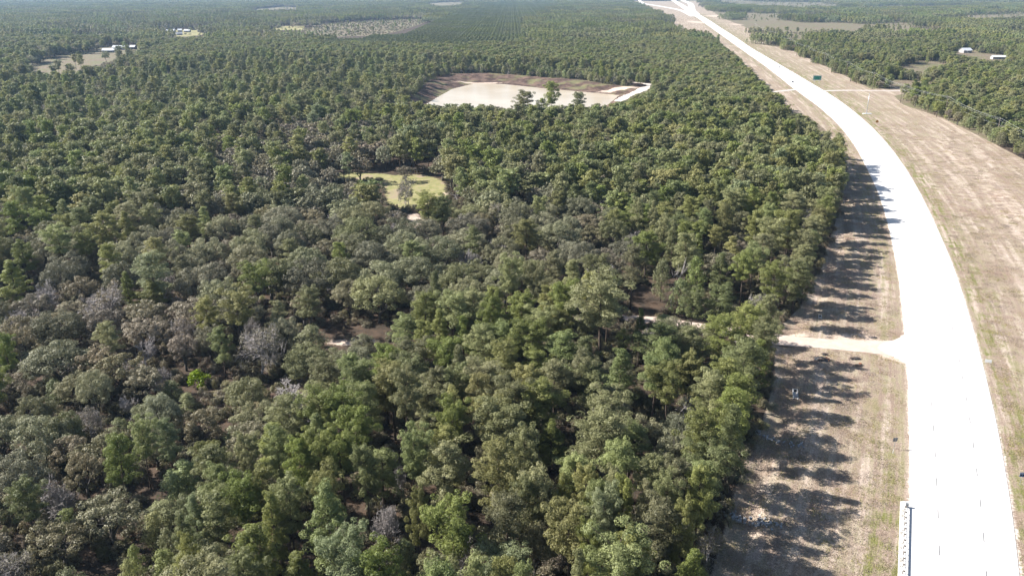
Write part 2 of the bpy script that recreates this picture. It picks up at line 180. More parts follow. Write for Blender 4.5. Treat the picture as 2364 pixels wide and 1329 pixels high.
# ------------------------------------------------------------------ materials
class NT:
    def __init__(s, name):
        s.m = bpy.data.materials.new(name); s.m.use_nodes = True
        s.t = s.m.node_tree; s.n = s.t.nodes; s.n.clear()
        s.out = s.n.new('ShaderNodeOutputMaterial')
    def node(s, typ, **kw):
        n = s.n.new(typ)
        for k, v in kw.items(): setattr(n, k, v)
        return n
    def link(s, a, b): s.t.links.new(a, b)
    def put(s, sock, v):
        if isinstance(v, bpy.types.NodeSocket): s.link(v, sock)
        elif hasattr(sock, 'default_value'):
            if hasattr(sock.default_value, '__len__') and not isinstance(v, (int, float)):
                v = tuple(v); v = v + (1.0,) if len(v) == 3 and len(sock.default_value) == 4 else v
            sock.default_value = v
    def noise(s, vec, scale, detail=4, rough=0.55, dist=0.0):
        n = s.node('ShaderNodeTexNoise')
        s.put(n.inputs['Vector'], vec); n.inputs['Scale'].default_value = scale
        n.inputs['Detail'].default_value = detail; n.inputs['Roughness'].default_value = rough
        n.inputs['Distortion'].default_value = dist
        return n.outputs['Fac']
    def math(s, op, a, b=None, c=None, clamp=False):
        n = s.node('ShaderNodeMath', operation=op, use_clamp=clamp)
        s.put(n.inputs[0], a)
        if b is not None: s.put(n.inputs[1], b)
        if c is not None: s.put(n.inputs[2], c)
        return n.outputs[0]
    def map(s, v, a, b, c=0.0, d=1.0):
        n = s.node('ShaderNodeMapRange', interpolation_type='SMOOTHSTEP')
        s.put(n.inputs[0], v)
        for i, q in enumerate((a, b, c, d)): n.inputs[i + 1].default_value = q
        return n.outputs[0]
    def mix(s, f, a, b, mode='MIX'):
        n = s.node('ShaderNodeMix', data_type='RGBA', blend_type=mode)
        s.put(n.inputs[0], f); s.put(n.inputs[6], a); s.put(n.inputs[7], b)
        return n.outputs[2]
    def vmath(s, op, a, b):
        n = s.node('ShaderNodeVectorMath', operation=op)
        s.put(n.inputs[0], a); s.put(n.inputs[1], b)
        return n.outputs[0]
    def pos(s): return s.node('ShaderNodeNewGeometry').outputs['Position']
    def attr(s, name): return s.node('ShaderNodeAttribute', attribute_name=name)
    def hsv(s, col, h=0.5, sat=1.0, v=1.0):
        n = s.node('ShaderNodeHueSaturation')
        s.put(n.inputs['Hue'], h); s.put(n.inputs['Saturation'], sat); s.put(n.inputs['Value'], v); s.put(n.inputs['Color'], col)
        return n.outputs[0]
    def bsdf(s, col, rough=0.8, spec=0.3, metal=0.0, bump=None, bstr=0.3, bdist=0.05):
        b = s.node('ShaderNodeBsdfPrincipled')
        s.put(b.inputs['Base Color'], col); s.put(b.inputs['Roughness'], rough)
        b.inputs['Specular IOR Level'].default_value = spec; b.inputs['Metallic'].default_value = metal
        if bump is not None:
            k = s.node('ShaderNodeBump'); k.inputs['Strength'].default_value = bstr; k.inputs['Distance'].default_value = bdist
            s.put(k.inputs['Height'], bump); s.link(k.outputs[0], b.inputs['Normal'])
        return b
    def done(s, shader):
        s.link(shader.outputs[0], s.out.inputs['Surface']); return s.m

def simple(name, col, rough=0.7, spec=0.3, metal=0.0, var=0.15, scale=3.0):
    t = NT(name)
    n = t.noise(t.pos(), scale, 3)
    c = t.hsv(col, v=t.math('MULTIPLY_ADD', n, 2 * var, 1 - var))
    return t.done(t.bsdf(c, rough, spec, metal))

def leaf_mat(name, c1, c2, trans=0.25, rough=0.5, spec=0.25, var=0.30, hue=0.025):
    t = NT(name)
    tint = t.attr('tint').outputs['Fac']
    oin = t.node('ShaderNodeObjectInfo'); oi = oin.outputs['Random']
    col = t.mix(tint, c1, c2)
    stand = t.noise(oin.outputs['Location'], 0.012, 2, 0.6)
    col = t.mix(t.math('MULTIPLY', t.map(stand, 0.42, 0.66), 0.35), col, tuple(min(1.0, a * k) for a, k in zip(c2, (1.25, 1.08, 1.25))))
    r2 = t.math('FRACT', t.math('MULTIPLY', oi, 7.31))
    col = t.hsv(col, h=t.math('MULTIPLY_ADD', r2, 2 * hue, 0.5 - hue), sat=t.math('MULTIPLY_ADD', t.math('FRACT', t.math('MULTIPLY', oi, 3.7)), 0.4, 0.78), v=t.math('MULTIPLY_ADD', oi, 2 * var, 1 - var))
    b = t.bsdf(col, rough, spec)
    tr = t.node('ShaderNodeBsdfTranslucent'); t.link(col, tr.inputs['Color'])
    mx = t.node('ShaderNodeMixShader'); mx.inputs[0].default_value = trans
    t.link(b.outputs[0], mx.inputs[1]); t.link(tr.outputs[0], mx.inputs[2])
    return t.done(mx)

M = {}
M['pine'] = leaf_mat('pine_needles', (0.160, 0.180, 0.060), (0.255, 0.266, 0.102), trans=0.34)
M['oak'] = leaf_mat('oak_leaves', (0.164, 0.166, 0.086), (0.234, 0.230, 0.128), trans=0.27, rough=0.55, spec=0.25, hue=0.015)
M['brown'] = leaf_mat('russet_oak_leaves', (0.165, 0.150, 0.090), (0.232, 0.202, 0.128), trans=0.22, hue=0.02)
M['young'] = leaf_mat('young_pine_needles', (0.176, 0.194, 0.076), (0.264, 0.274, 0.120), trans=0.34)
M['lime'] = leaf_mat('lime_leaves', (0.16, 0.20, 0.025), (0.22, 0.265, 0.04), trans=0.3)
M['gold'] = leaf_mat('golden_leaves', (0.26, 0.20, 0.02), (0.32, 0.26, 0.03), trans=0.3)
M['shrub'] = leaf_mat('shrub_leaves', (0.120, 0.122, 0.062), (0.195, 0.168, 0.102), trans=0.22, hue=0.025)
M['planted'] = leaf_mat('planted_pine_needles', (0.125, 0.148, 0.056), (0.182, 0.200, 0.082), trans=0.28, var=0.10, hue=0.008)
M['straw'] = leaf_mat('dry_straw', (0.31, 0.243, 0.182), (0.43, 0.35, 0.28), trans=0.3, spec=0.1, var=0.15, hue=0.012)
M['turf'] = leaf_mat('turf_blades', (0.24, 0.225, 0.085), (0.36, 0.31, 0.16), trans=0.3, spec=0.1, var=0.15, hue=0.015)
M['bark'] = simple('bark', (0.085, 0.065, 0.052), 0.95, 0.1, var=0.4, scale=2.0)
M['oakbark'] = simple('oak_bark', (0.10, 0.09, 0.08), 0.95, 0.1, var=0.35, scale=2.0)
M['twig'] = simple('grey_twigs', (0.345, 0.315, 0.30), 0.9, 0.1, var=0.25, scale=1.0)
M['snag'] = simple('weathered_wood', (0.33, 0.30, 0.285), 0.9, 0.1, var=0.25, scale=2.0)

def ground_mat():
    t = NT('ground_soil')
    p = t.pos()
    s1 = t.attr('surf'); s2 = t.attr('surf2')
    sep = t.node('ShaderNodeSeparateColor'); t.link(s1.outputs['Color'], sep.inputs[0])
    sep2 = t.node('ShaderNodeSeparateColor'); t.link(s2.outputs['Color'], sep2.inputs[0])
    verge, sand, green = sep.outputs; field, bank, edge = sep2.outputs
    rd = t.attr('road').outputs['Vector']
    n_big = t.noise(p, 0.035, 4, 0.6)
    n_mid = t.noise(p, 0.22, 5, 0.65)
    n_fin = t.noise(p, 1.6, 4, 0.7)
    n_gr = t.noise(p, 3.2, 4, 0.75)
    streak = t.noise(t.vmath('MULTIPLY', rd, (0.75, 0.035, 1)), 1.0, 5, 0.62)
    streak2 = t.noise(t.vmath('MULTIPLY', rd, (2.6, 0.09, 1)), 1.0, 3, 0.6)
    rows = t.noise(t.vmath('MULTIPLY', rd, (0.28, 0.012, 1)), 1.0, 4, 0.6)
    def rag(a, amt=0.5, lo=0.38, hi=0.62):
        r = t.math('ADD', a, t.math('MULTIPLY', t.math('SUBTRACT', t.math('ADD', t.math('MULTIPLY', n_fin, 0.35), t.math('ADD', t.math('MULTIPLY', n_mid, 0.35), t.math('MULTIPLY', n_big, 0.30))), 0.5), amt * 2))
        return t.map(r, lo, hi)
    # forest floor: brown litter with reddish and grey patches
    litter = t.mix(t.map(n_mid, 0.38, 0.62), (0.040, 0.031, 0.023), (0.080, 0.054, 0.037))
    litter = t.mix(t.map(n_fin, 0.55, 0.72), litter, (0.11, 0.082, 0.058))
    # mown verge: straw, pinkish bare soil, dull green streaks that follow the road
    straw = t.mix(t.map(t.math('ADD', t.math('MULTIPLY', streak, 0.65), t.math('MULTIPLY', n_mid, 0.35)), 0.40, 0.60), (0.232, 0.175, 0.134), (0.325, 0.256, 0.198))
    straw = t.mix(t.math('MULTIPLY', t.map(t.math('ADD', t.math('MULTIPLY', rows, 0.7), t.math('MULTIPLY', n_mid, 0.3)), 0.47, 0.60), 0.75), straw, (0.47, 0.385, 0.32))
    straw = t.mix(t.math('MULTIPLY', t.map(n_big, 0.50, 0.66), 0.5), straw, (0.215, 0.145, 0.105))
    straw = t.mix(t.math('MULTIPLY', t.map(t.math('ADD', t.math('MULTIPLY', streak2, 0.5), t.math('MULTIPLY', n_fin, 0.5)), 0.52, 0.68), 0.5), straw, (0.46, 0.37, 0.295))
    gfac = t.math('MULTIPLY', t.map(t.math('ADD', t.math('MULTIPLY', streak, 0.55), t.math('MULTIPLY', n_mid, 0.45)), 0.44, 0.60), t.math('MULTIPLY_ADD', green, 1.0, 0.30), clamp=True)
    straw = t.mix(gfac, straw, (0.150, 0.148, 0.052))
    speck = t.math('MULTIPLY_ADD', t.map(n_gr, 0.25, 0.75), 0.85, 0.58)
    straw = t.hsv(straw, v=t.math('MULTIPLY', speck, t.math('MULTIPLY_ADD', n_fin, 0.5, 0.75)))
    sandc = t.mix(t.map(n_mid, 0.35, 0.65), (0.42, 0.325, 0.255), (0.51, 0.41, 0.33))
    greenc = t.mix(t.map(n_mid, 0.35, 0.65), (0.195, 0.195, 0.075), (0.28, 0.245, 0.125))
    fieldc = t.mix(t.map(n_mid, 0.35, 0.62), (0.125, 0.098, 0.066), (0.185, 0.146, 0.102))
    fieldc = t.mix(t.map(n_big, 0.45, 0.60), fieldc, (0.140, 0.132, 0.070))
    bankc = t.mix(t.map(t.noise(t.vmath('MULTIPLY', p, (1, 1, 3)), 0.10, 5, 0.65), 0.40, 0.62), (0.060, 0.037, 0.029), (0.135, 0.090, 0.067))
    bankc = t.mix(t.math('MULTIPLY', t.map(n_big, 0.50, 0.62), 0.6), bankc, (0.16, 0.16, 0.07))
    edgec = t.mix(t.map(n_fin, 0.40, 0.62), (0.34, 0.28, 0.235), (0.56, 0.49, 0.43))
    col = litter
    col = t.mix(rag(field), col, fieldc)
    col = t.mix(rag(verge, 0.35), col, straw)
    notv = t.math('SUBTRACT', 1.0, t.map(verge, 0.1, 0.4))
    col = t.mix(t.math('MULTIPLY', rag(green, 0.6), notv), col, t.mix(t.map(t.noise(p, 0.09, 4, 0.6), 0.50, 0.66), greenc, (0.27, 0.21, 0.145)))
    col = t.mix(rag(bank, 0.3), col, bankc)
    col = t.mix(rag(sand, 0.75), col, sandc)
    col = t.mix(rag(edge, 0.75), col, edgec)
    b = t.bsdf(col, 0.95, 0.15, bump=t.math('ADD', n_gr, t.math('MULTIPLY', n_fin, 2.0)), bstr=0.5, bdist=0.12)
    return t.done(b)
M['ground'] = ground_mat()

def concrete_mat():
    t = NT('road_concrete')
    p = t.pos()
    n = t.noise(p, 0.6, 5, 0.6); n2 = t.noise(p, 6.0, 3)
    c = t.mix(t.map(n, 0.35, 0.65), (0.60, 0.575, 0.545), (0.66, 0.635, 0.605))
    c = t.hsv(c, v=t.math('MULTIPLY_ADD', n2, 0.10, 0.95))
    return t.done(t.bsdf(c, 0.85, 0.3, bump=n2, bstr=0.1, bdist=0.01))
M['concrete'] = concrete_mat()

def dirt_mat(name, a, b):
    t = NT(name); p = t.pos()
    n = t.noise(p, 0.35, 5, 0.65); n2 = t.noise(p, 2.5, 4, 0.7)
    c = t.mix(t.map(n, 0.35, 0.65), a, b)
    c = t.hsv(c, v=t.math('MULTIPLY_ADD', n2, 0.4, 0.8))
    return t.done(t.bsdf(c, 0.95, 0.15, bump=n2, bstr=0.4, bdist=0.06))
M['dirt'] = dirt_mat('track_dirt', (0.44, 0.345, 0.285), (0.51, 0.41, 0.345))
M['paledirt'] = dirt_mat('pale_gravel', (0.52, 0.455, 0.40), (0.60, 0.54, 0.485))
M['gravel'] = dirt_mat('grey_gravel', (0.40, 0.35, 0.32), (0.50, 0.45, 0.42))
def water_mat():
    t = NT('muddy_water'); p = t.pos()
    n = t.noise(p, 0.02, 3); w = t.noise(p, 0.5, 3)
    c = t.mix(t.map(n, 0.35, 0.65), (0.475, 0.395, 0.295), (0.53, 0.45, 0.35))
    return t.done(t.bsdf(c, 0.22, 0.5, bump=w, bstr=0.06, bdist=0.2))
M['water'] = water_mat()
M['dash'] = simple('lane_paint_dark', (0.15, 0.15, 0.155), 0.8, var=0.15)
M['marker'] = simple('road_marker', (0.40, 0.39, 0.36), 0.7)
M['steel'] = simple('galvanised_steel', (0.42, 0.43, 0.44), 0.45, 0.5, 0.6, var=0.08)
M['wood'] = simple('timber', (0.12, 0.095, 0.075), 0.9, 0.2, var=0.3)
M['polewood'] = simple('pole_timber', (0.16, 0.125, 0.10), 0.9, 0.2, var=0.25)
M['wire'] = simple('wire_aluminium', (0.55, 0.55, 0.56), 0.4, 0.5, 0.5, var=0.02)
M['white'] = simple('white_paint', (0.78, 0.78, 0.78), 0.5, 0.4, var=0.04)
M['green_sign'] = simple('green_sign_sheet', (0.012, 0.19, 0.135), 0.5, 0.4, var=0.06)
M['orange_sign'] = simple('orange_sign_sheet', (0.45, 0.21, 0.04), 0.5, 0.4, var=0.05)
M['blue_sign'] = simple('blue_sign_sheet', (0.045, 0.11, 0.27), 0.5, 0.4, var=0.06)
M['sign_back'] = simple('sign_back_aluminium', (0.17, 0.18, 0.19), 0.6, 0.4, 0.2, var=0.06)
M['black'] = simple('black_paint', (0.02, 0.02, 0.022), 0.6, var=0.1)
M['rubber'] = simple('tyre_rubber', (0.02, 0.02, 0.02), 0.85)
M['carglass'] = simple('car_glass', (0.02, 0.024, 0.03), 0.08, 0.6, var=0.0)
M['carwhite'] = simple('car_paint_white', (0.75, 0.75, 0.75), 0.3, 0.5, var=0.02)
M['cardark'] = simple('car_paint_dark', (0.035, 0.04, 0.05), 0.3, 0.5, var=0.02)
M['carred'] = simple('car_paint_silver', (0.32, 0.33, 0.34), 0.3, 0.5, 0.3, var=0.02)
M['lamp_red'] = simple('tail_lamp_red', (0.35, 0.02, 0.02), 0.3)
M['roofmetal'] = simple('white_metal_roof', (0.56, 0.57, 0.59), 0.45, 0.5, var=0.05)
M['roofgrey'] = simple('grey_roof', (0.40, 0.40, 0.42), 0.7, var=0.1)
M['siding'] = simple('house_siding', (0.33, 0.31, 0.30), 0.8, var=0.1)
M['brickwall'] = simple('house_brick', (0.17, 0.11, 0.09), 0.9, var=0.2)
M['glass'] = simple('window_glass', (0.03, 0.035, 0.045), 0.1, 0.6, var=0.0)
M['cconc'] = simple('culvert_concrete', (0.48, 0.47, 0.455), 0.85, var=0.15)
M['rock'] = simple('riprap_rock', (0.30, 0.30, 0.305), 0.9, var=0.3)
M['tarp'] = simple('black_plastic', (0.03, 0.032, 0.036), 0.4, 0.5, var=0.3)
M['rust'] = simple('rusty_scrap', (0.24, 0.095, 0.045), 0.85, var=0.35)
M['stick'] = simple('dead_sticks', (0.17, 0.13, 0.105), 0.9, var=0.3)

# ------------------------------------------------------------------ ground: one sheet to the horizon, pond pit cut into it
def make_ground():
    ang = np.concatenate([np.linspace(-180, -47, 40, endpoint=False), np.linspace(-47, 47, 620), np.linspace(47, 180, 41)[1:-1]])
    ang = np.radians(ang)
    r = [2.0, 20.0, 45.0, 70.0]
    while r[-1] < 8800:
        k = 1.009
        if 640 < r[-1] < 1060: k = 1.0035
        if r[-1] > 2500: k = 1.02
        r.append(r[-1] * k)
    r = np.array(r)
    nr, na = len(r), len(ang)
    X = (r[:, None] * np.sin(ang)[None]).ravel(); Y = (r[:, None] * np.cos(ang)[None]).ravel()
    Z = np.zeros_like(X)
    rim, wat = AREAS['pond_rim'], AREAS['pond_water']
    near = (np.abs(X) < 260) & (Y > 600) & (Y < 1080)
    xs, ys = X[near], Y[near]
    dr, dw = signed(xs, ys, rim), signed(xs, ys, wat)
    t = np.clip(-dw / (np.abs(dw) + np.maximum(dr, 0) + 1e-6), 0, 1)
    gul = 0.10 * np.sin(xs * 0.31 + 2 * np.sin(ys * 0.05)) * np.sin(xs * 0.11 + ys * 0.07)
    zz = -5 + 5.6 * sstep(np.clip(t + gul * t * (1 - t) * 4, 0, 1), 0.0, 1.0)
    zz = np.where(dw > 0, -5 - 1.5 * np.clip(dw / 10, 0, 1), zz)
    zz = np.where(dr <= 0, 0.6 * (1 - np.clip(-dr / 10, 0, 1)), zz)
    Z[near] = zz
    # a shallow roadside ditch along the left tree line
    vline = AREAS['verge'][:17]
    nd = (Y > 90) & (Y < 420) & (X > 10) & (X < 170)
    dd = dist_poly(X[nd] - 4.0, Y[nd], vline, closed=False)
    Z[nd] -= 0.7 * np.exp(-(dd / 2.6) ** 2)
    # masks
    def soft(name, w): return sstep(signed(X, Y, AREAS[name]), -w, w)
    verge = soft('verge', 2.0)
    sand = np.zeros_like(X); green = np.zeros_like(X); field = np.zeros_like(X); bank = np.zeros_like(X); edge = np.zeros_like(X)
    for n in ('clearing', 'clearing_strip', 'house_yard', 'far_field'): green = np.maximum(green, soft(n, 7))
    for n in ('house_field', 'far_field_b', 'far_brown', 'clearcut', 'right_field_a', 'right_field_b', 'right_field_c', 'right_field_d', 'right_field_e', 'right_yard_b', 'right_yard', 'house_gap_right'): field = np.maximum(field, soft(n, 3 if n in ('glade', 'brown_grass', 'brown_glade') else 14))
    zy = sstep(Y, 470, 560) * (1 - pip(X, Y, dict(ZONES)['pinebelt'])) * (1 - pip(X, Y, dict(ZONES)['plantation'])) * np.maximum(Y < 1500, X > np.interp(Y, [1500, 3200, 8600], [470, 740, 1650]))
    field = np.maximum(field, zy * 0.62)
    for n in ('sand_patch', 'strip_path'): sand = np.maximum(sand, soft(n, 3) * 0.58)
    bank = sstep(signed(X, Y, rim), -4, 1)
    for n in ('brown_glade', 'brown_grass'): bank = np.maximum(bank, soft(n, 4) * 0.8)
    # sandy blotches: where the photo shows bare sand
    for (bx, by, sx, sy, k) in [(-48, 214, 9, 3, 1.0), (-64, 152, 3, 4, 0.9), (45, 231, 12, 3, 0.9), (28, 233, 10, 2.5, 0.7), (82, 219, 14, 3.0, 0.75), (105, 217, 10, 4, 0.8), (113, 207, 7, 8, 1.0), (-30, 395, 14, 3, 0.8), (-55, 455, 22, 3, 0.8), (-20, 445, 26, 4, 0.7), (-48, 345, 7, 9, 0.7),
                                (20, 880, 60, 6, 0.5), (115, 850, 30, 8, 0.9), (760, 3000, 70, 170, 0.8), (640, 2350, 28, 60, 0.7), (-38, 935, 40, 7, 0.8), (560, 2500, 30, 120, 0.9), (70, 198, 4, 5, 0.6), (60, 190, 3, 8, 0.5)]:
        sand = np.maximum(sand, k * np.exp(-(((X - bx) / sx) ** 2 + ((Y - by) / sy) ** 2)))
    xl, xr = road_l(Y), road_r(Y)
    inv = (Y > 100) & (Y < 3300)
    dl = (xl - X) * 0.92; drr = (X - xr) * 0.92
    edge = np.where(inv, np.maximum(np.where(dl > -2, 1 - np.clip(dl / 1.6, 0, 1), 0), np.where(drr > -2, 1 - np.clip(drr / 2.0, 0, 1), 0)) * 0.62, 0)
    sand = np.maximum(sand, np.where(inv, 0.46 * np.exp(-((drr - 36) / 15) ** 2) * (1 - sstep(Y, 520, 700)) * (drr > 0) + 0.40 * np.exp(-((dl - 22) / 6) ** 2) * (Y > 115) * (Y < 300) + 0.38 * np.exp(-((drr - 30) / 14) ** 2) * sstep(Y, 650, 760) * (drr > 0), 0))
    # greener turf: along both road edges, strongest left of the guard rail
    gl_ = np.exp(-((dl - 5) / 4.5) ** 2) * (0.35 + 0.75 * np.exp(-((Y - 120) / 26) ** 2) + 0.3 * sstep(Y, 380, 560))
    gr_ = np.exp(-((drr - 3) / 7.0) ** 2) * (0.75 + 0.2 * sstep(Y, 300, 520)) + 0.30 * np.exp(-((drr - 34) / 10) ** 2) * sstep(Y, 450, 600)
    gfar = 0.55 * np.exp(-((drr - 16) / 9) ** 2) * sstep(Y, 560, 700)
    green = np.where(verge > 0.5, np.clip(gl_ * inv + gr_ * inv + gfar * inv, 0, 1), green)
    me = bpy.data.meshes.new('ground')
    idx = np.arange(nr * na).reshape(nr, na)
    a = idx[:-1]; b = idx[1:]
    quads = np.stack([a, b, np.roll(b, -1, 1), np.roll(a, -1, 1)], -1).reshape(-1, 4)
    me.vertices.add(len(X)); me.vertices.foreach_set('co', np.stack([X, Y, Z], 1).ravel())
    nq = len(quads)
    me.loops.add(nq * 4); me.loops.foreach_set('vertex_index', quads[:, ::-1].ravel())
    me.polygons.add(nq); me.polygons.foreach_set('loop_start', np.arange(nq) * 4)
    me.polygons.foreach_set('use_smooth', np.ones(nq, bool))
    one = np.ones_like(X)
    for nm, ch in (('surf', (verge, sand, green, one)), ('surf2', (field, bank, edge, one))):
        at = me.attributes.new(nm, 'FLOAT_COLOR', 'POINT'); at.data.foreach_set('color', np.stack(ch, 1).astype(np.float32).ravel())
    at = me.attributes.new('road', 'FLOAT_VECTOR', 'POINT')
    at.data.foreach_set('vector', np.stack([(X - 0.5 * (xl + xr)) * 0.92, Y * 1.09, 0 * X], 1).astype(np.float32).ravel())
    me.materials.append(M['ground']); me.update(); me.validate()
    o = bpy.data.objects.new('ground', me); COL.objects.link(o)
    return tag(o, 'grassy verges, bare soil and leaf-littered forest floor', kind='structure')
ground = make_ground()

def water():
    mb = MB()
    w = AREAS['pond_water']; c = np.mean(w, 0)
    pts = [tuple(c + (np.array(p) - c) * 1.12) + (-5.0,) for p in w]
    mb.add(pts, [tuple(range(len(pts)))])
    o = mb.build('pond_water', M['water'])
    if o.data.polygons[0].normal.z < 0: o.data.flip_normals()
    tag(o, 'cream-coloured muddy water of the excavated pond', kind='structure')
water()

# ------------------------------------------------------------------ highway, ramps, tracks
def ribbon(name, left, right, z, mat, skirt=0.5, crown=0.0):
    l = np.array(left); r = np.array(right); n = len(l)
    V = []; Fq = []
    for i in range(n):
        m = (l[i] + r[i]) / 2
        V += [(l[i][0], l[i][1], z - skirt), (l[i][0], l[i][1], z), (m[0], m[1], z + crown), (r[i][0], r[i][1], z), (r[i][0], r[i][1], z - skirt)]
    for i in range(n - 1):
        for k in range(4):
            a = i * 5 + k; b = a + 5
            Fq.append((a, a + 1, b + 1, b))
    mb = MB(); mb.add(V, Fq)
    o = mb.build(name, mat)
    if sum(p.normal.z for p in o.data.polygons) < 0: o.data.flip_normals()
    return o

def resample(pts, step):
    p = np.array(pts, float)
    # Catmull-Rom through the points
    out = []
    q = np.vstack([2 * p[0] - p[1], p, 2 * p[-1] - p[-2]])
    for i in range(1, len(q) - 2):
        n = max(2, int(np.linalg.norm(q[i + 1] - q[i]) / step))
        t = np.linspace(0, 1, n, endpoint=False)[:, None]
        out.append(0.5 * ((2 * q[i]) + (-q[i - 1] + q[i + 1]) * t + (2 * q[i - 1] - 5 * q[i] + 4 * q[i + 1] - q[i + 2]) * t ** 2 + (-q[i - 1] + 3 * q[i] - 3 * q[i + 1] + q[i + 2]) * t ** 3))
    return np.vstack(out + [p[-1:]])

def path_ribbon(name, pts, width, z, mat, step=2.0, jag=0.0, skirt=0.3, w_end=None):
    c = resample(pts, step)
    d = np.gradient(c, axis=0); d /= np.linalg.norm(d, axis=1, keepdims=True)
    nrm = np.stack([-d[:, 1], d[:, 0]], 1)
    n = len(c)
    w0 = np.interp(np.linspace(0, 1, n), np.linspace(0, 1, len(width)), width) if hasattr(width, '__len__') else np.full(n, width)
    jl = rng.normal(0, jag, n) + jag * 1.5 * np.sin(np.arange(n) * 0.31); jr = rng.normal(0, jag, n) + jag * 1.5 * np.sin(np.arange(n) * 0.27 + 2)
    return ribbon(name, c + nrm * (w0 / 2 + jl)[:, None], c - nrm * (w0 / 2 + jr)[:, None], z, mat, skirt)

yy = np.exp(np.linspace(math.log(60), math.log(3215), 200))
def ext(y, col):
    v = np.interp(y, ROAD[:, 0], ROAD[:, col])
    s = (ROAD[3, col] - ROAD[0, col]) / (ROAD[3, 0] - ROAD[0, 0])
    return np.where(y < ROAD[0, 0], ROAD[0, col] + (y - ROAD[0, 0]) * s, v)
XLs, XRs = ext(yy, 1), ext(yy, 2)
hw = ribbon('highway', np.stack([XLs, yy], 1), np.stack([XRs, yy], 1), 0.10, M['concrete'], 0.7, 0.08)
tag(hw, 'wide pale concrete highway curving away into the distance', kind='structure')
# lane dashes: two rows, 12.2 m cycle
def dash_rows():
    ys = np.linspace(80, 1500, 9000)
    for frac, y0 in ((0.2735, 129.9), (0.70, 133.6)):
        xs = ext(ys, 1) * (1 - frac) + ext(ys, 2) * frac
        s = np.concatenate([[0], np.cumsum(np.hypot(np.diff(xs), np.diff(ys)))])
        s0 = np.interp(y0, ys, s)
        k0 = -int(s0 // 12.2)
        for k in range(k0, 46):
            a = s0 + k * 12.2; b = a + 3.3
            if a < 2: continue
            ya, yb = np.interp([a, b], s, ys); xa, xb = np.interp([a, b], s, xs)
            zc = 0.10 + 0.08 * (1 - abs(frac - 0.5) * 2) + 0.012
            d = np.array([xb - xa, yb - ya]); d /= np.linalg.norm(d); nn = np.array([-d[1], d[0]]) * 0.10
            mb = MB()
            mb.add([(xa + nn[0], ya + nn[1], zc), (xa - nn[0], ya - nn[1], zc), (xb - nn[0], yb - nn[1], zc), (xb + nn[0], yb + nn[1], zc)], [(0, 1, 2, 3)])
            mb.build('lane_dash', M['dash'], hw)
dash_rows()
# apron widening beside the guard rail
pa, pb = PROPS['apA'], PROPS['apB']
ap_y = np.linspace(70, pa[1], 12)
ap_l = np.stack([np.interp(ap_y, [70, pb[1], pa[1]], [pb[0] - (pb[1] - 70) * 0.485, pb[0], pa[0]]), ap_y], 1)
ap_r = np.stack([ext(ap_y, 1) - 0.002, ap_y], 1)
o = ribbon('concrete_apron', ap_l, ap_r, 0.094, M['concrete'], 0.6)
tag(o, 'white concrete apron under the guard rail', kind='structure')
tag(path_ribbon('dirt_track', TRACK[:], [12, 9.0, 7.4, 7.0, 6.6, 6.0, 5.4, 4.8, 4.4, 4.0], 0.05, M['dirt'], 1.5, 0.14), 'sandy dirt driveway and track running into the trees', kind='structure')
def flare():
    # pale gravel fan where the driveway meets the concrete
    mb = MB()
    yl = np.linspace(199.5, 219.0, 26)
    t = (yl - 199.5) / 19.5
    dep = np.interp(t, [0, 0.12, 0.28, 0.45, 0.62, 0.8, 1], [0.4, 2.2, 5.5, 8.0, 7.0, 3.0, 0.4]) + rng.normal(0, 0.25, 26)
    V = []
    for y, d in zip(yl, dep):
        V += [(float(road_l(y)) - max(d, 0.2), y + d * 0.12, 0.075), (float(road_l(y)) + 0.1, y, 0.094)]
    mb.add(V, [(2 * i, 2 * i + 1, 2 * i + 3, 2 * i + 2) for i in range(25)])
    o = mb.build('gravel_flare', M['paledirt']); 
    if sum(p.normal.z for p in o.data.polygons) < 0: o.data.flip_normals()
    tag(o, 'pale gravel flare joining driveway to highway', kind='structure')
flare()
tag(path_ribbon('gravel_road', CROSSR, [7, 6, 6, 6, 6], 0.06, M['gravel'], 4, 0.3), 'grey gravel side road crossing the far verge to the pines', kind='structure')
tag(path_ribbon('gravel_road', CROSSL, [6, 6, 8], 0.06, M['gravel'], 4, 0.3), 'short gravel side road opposite the crossing', kind='structure')
tag(path_ribbon('ramp_road', RAMPL, 20, 0.22, M['concrete'], 30), 'pale ramp road branching off the far highway', kind='structure')
tag(path_ribbon('ramp_road', RAMPM, 34, 0.26, M['concrete'], 30), 'far highway carriageway beyond the junction', kind='structure')
tag(path_ribbon('ramp_road', RAMPR, 34, 0.18, M['concrete'], 30), 'curving slip road at the far junction', kind='structure')
tag(path_ribbon('pond_track', PONDTRACK, 9, 0.66, M['paledirt'], 4, 0.6), 'pale sandy track along the pond bank', kind='structure')

# ------------------------------------------------------------------ tree kit
def unit(v): return v / (np.linalg.norm(v, axis=-1, keepdims=True) + 1e-9)

def cards(cen, nrm, size, aspect, r, along=None):
    """leaf-sized quads: centre, facing, size"""
    n = len(cen)
    nrm = unit(nrm)
    ref = along if along is not None else r.normal(size=(n, 3))
    u = unit(ref - nrm * (ref * nrm).sum(1, keepdims=True))
    w = np.cross(nrm, u)
    a = (size * 0.5)[:, None] * u; b = (size * 0.5 * aspect)[:, None] * w
    v = np.stack([cen - a - b * 0.6, cen + a * 0.15 - b, cen + a + b * 0.5, cen - a * 0.1 + b], 1)
    return v.reshape(-1, 3)

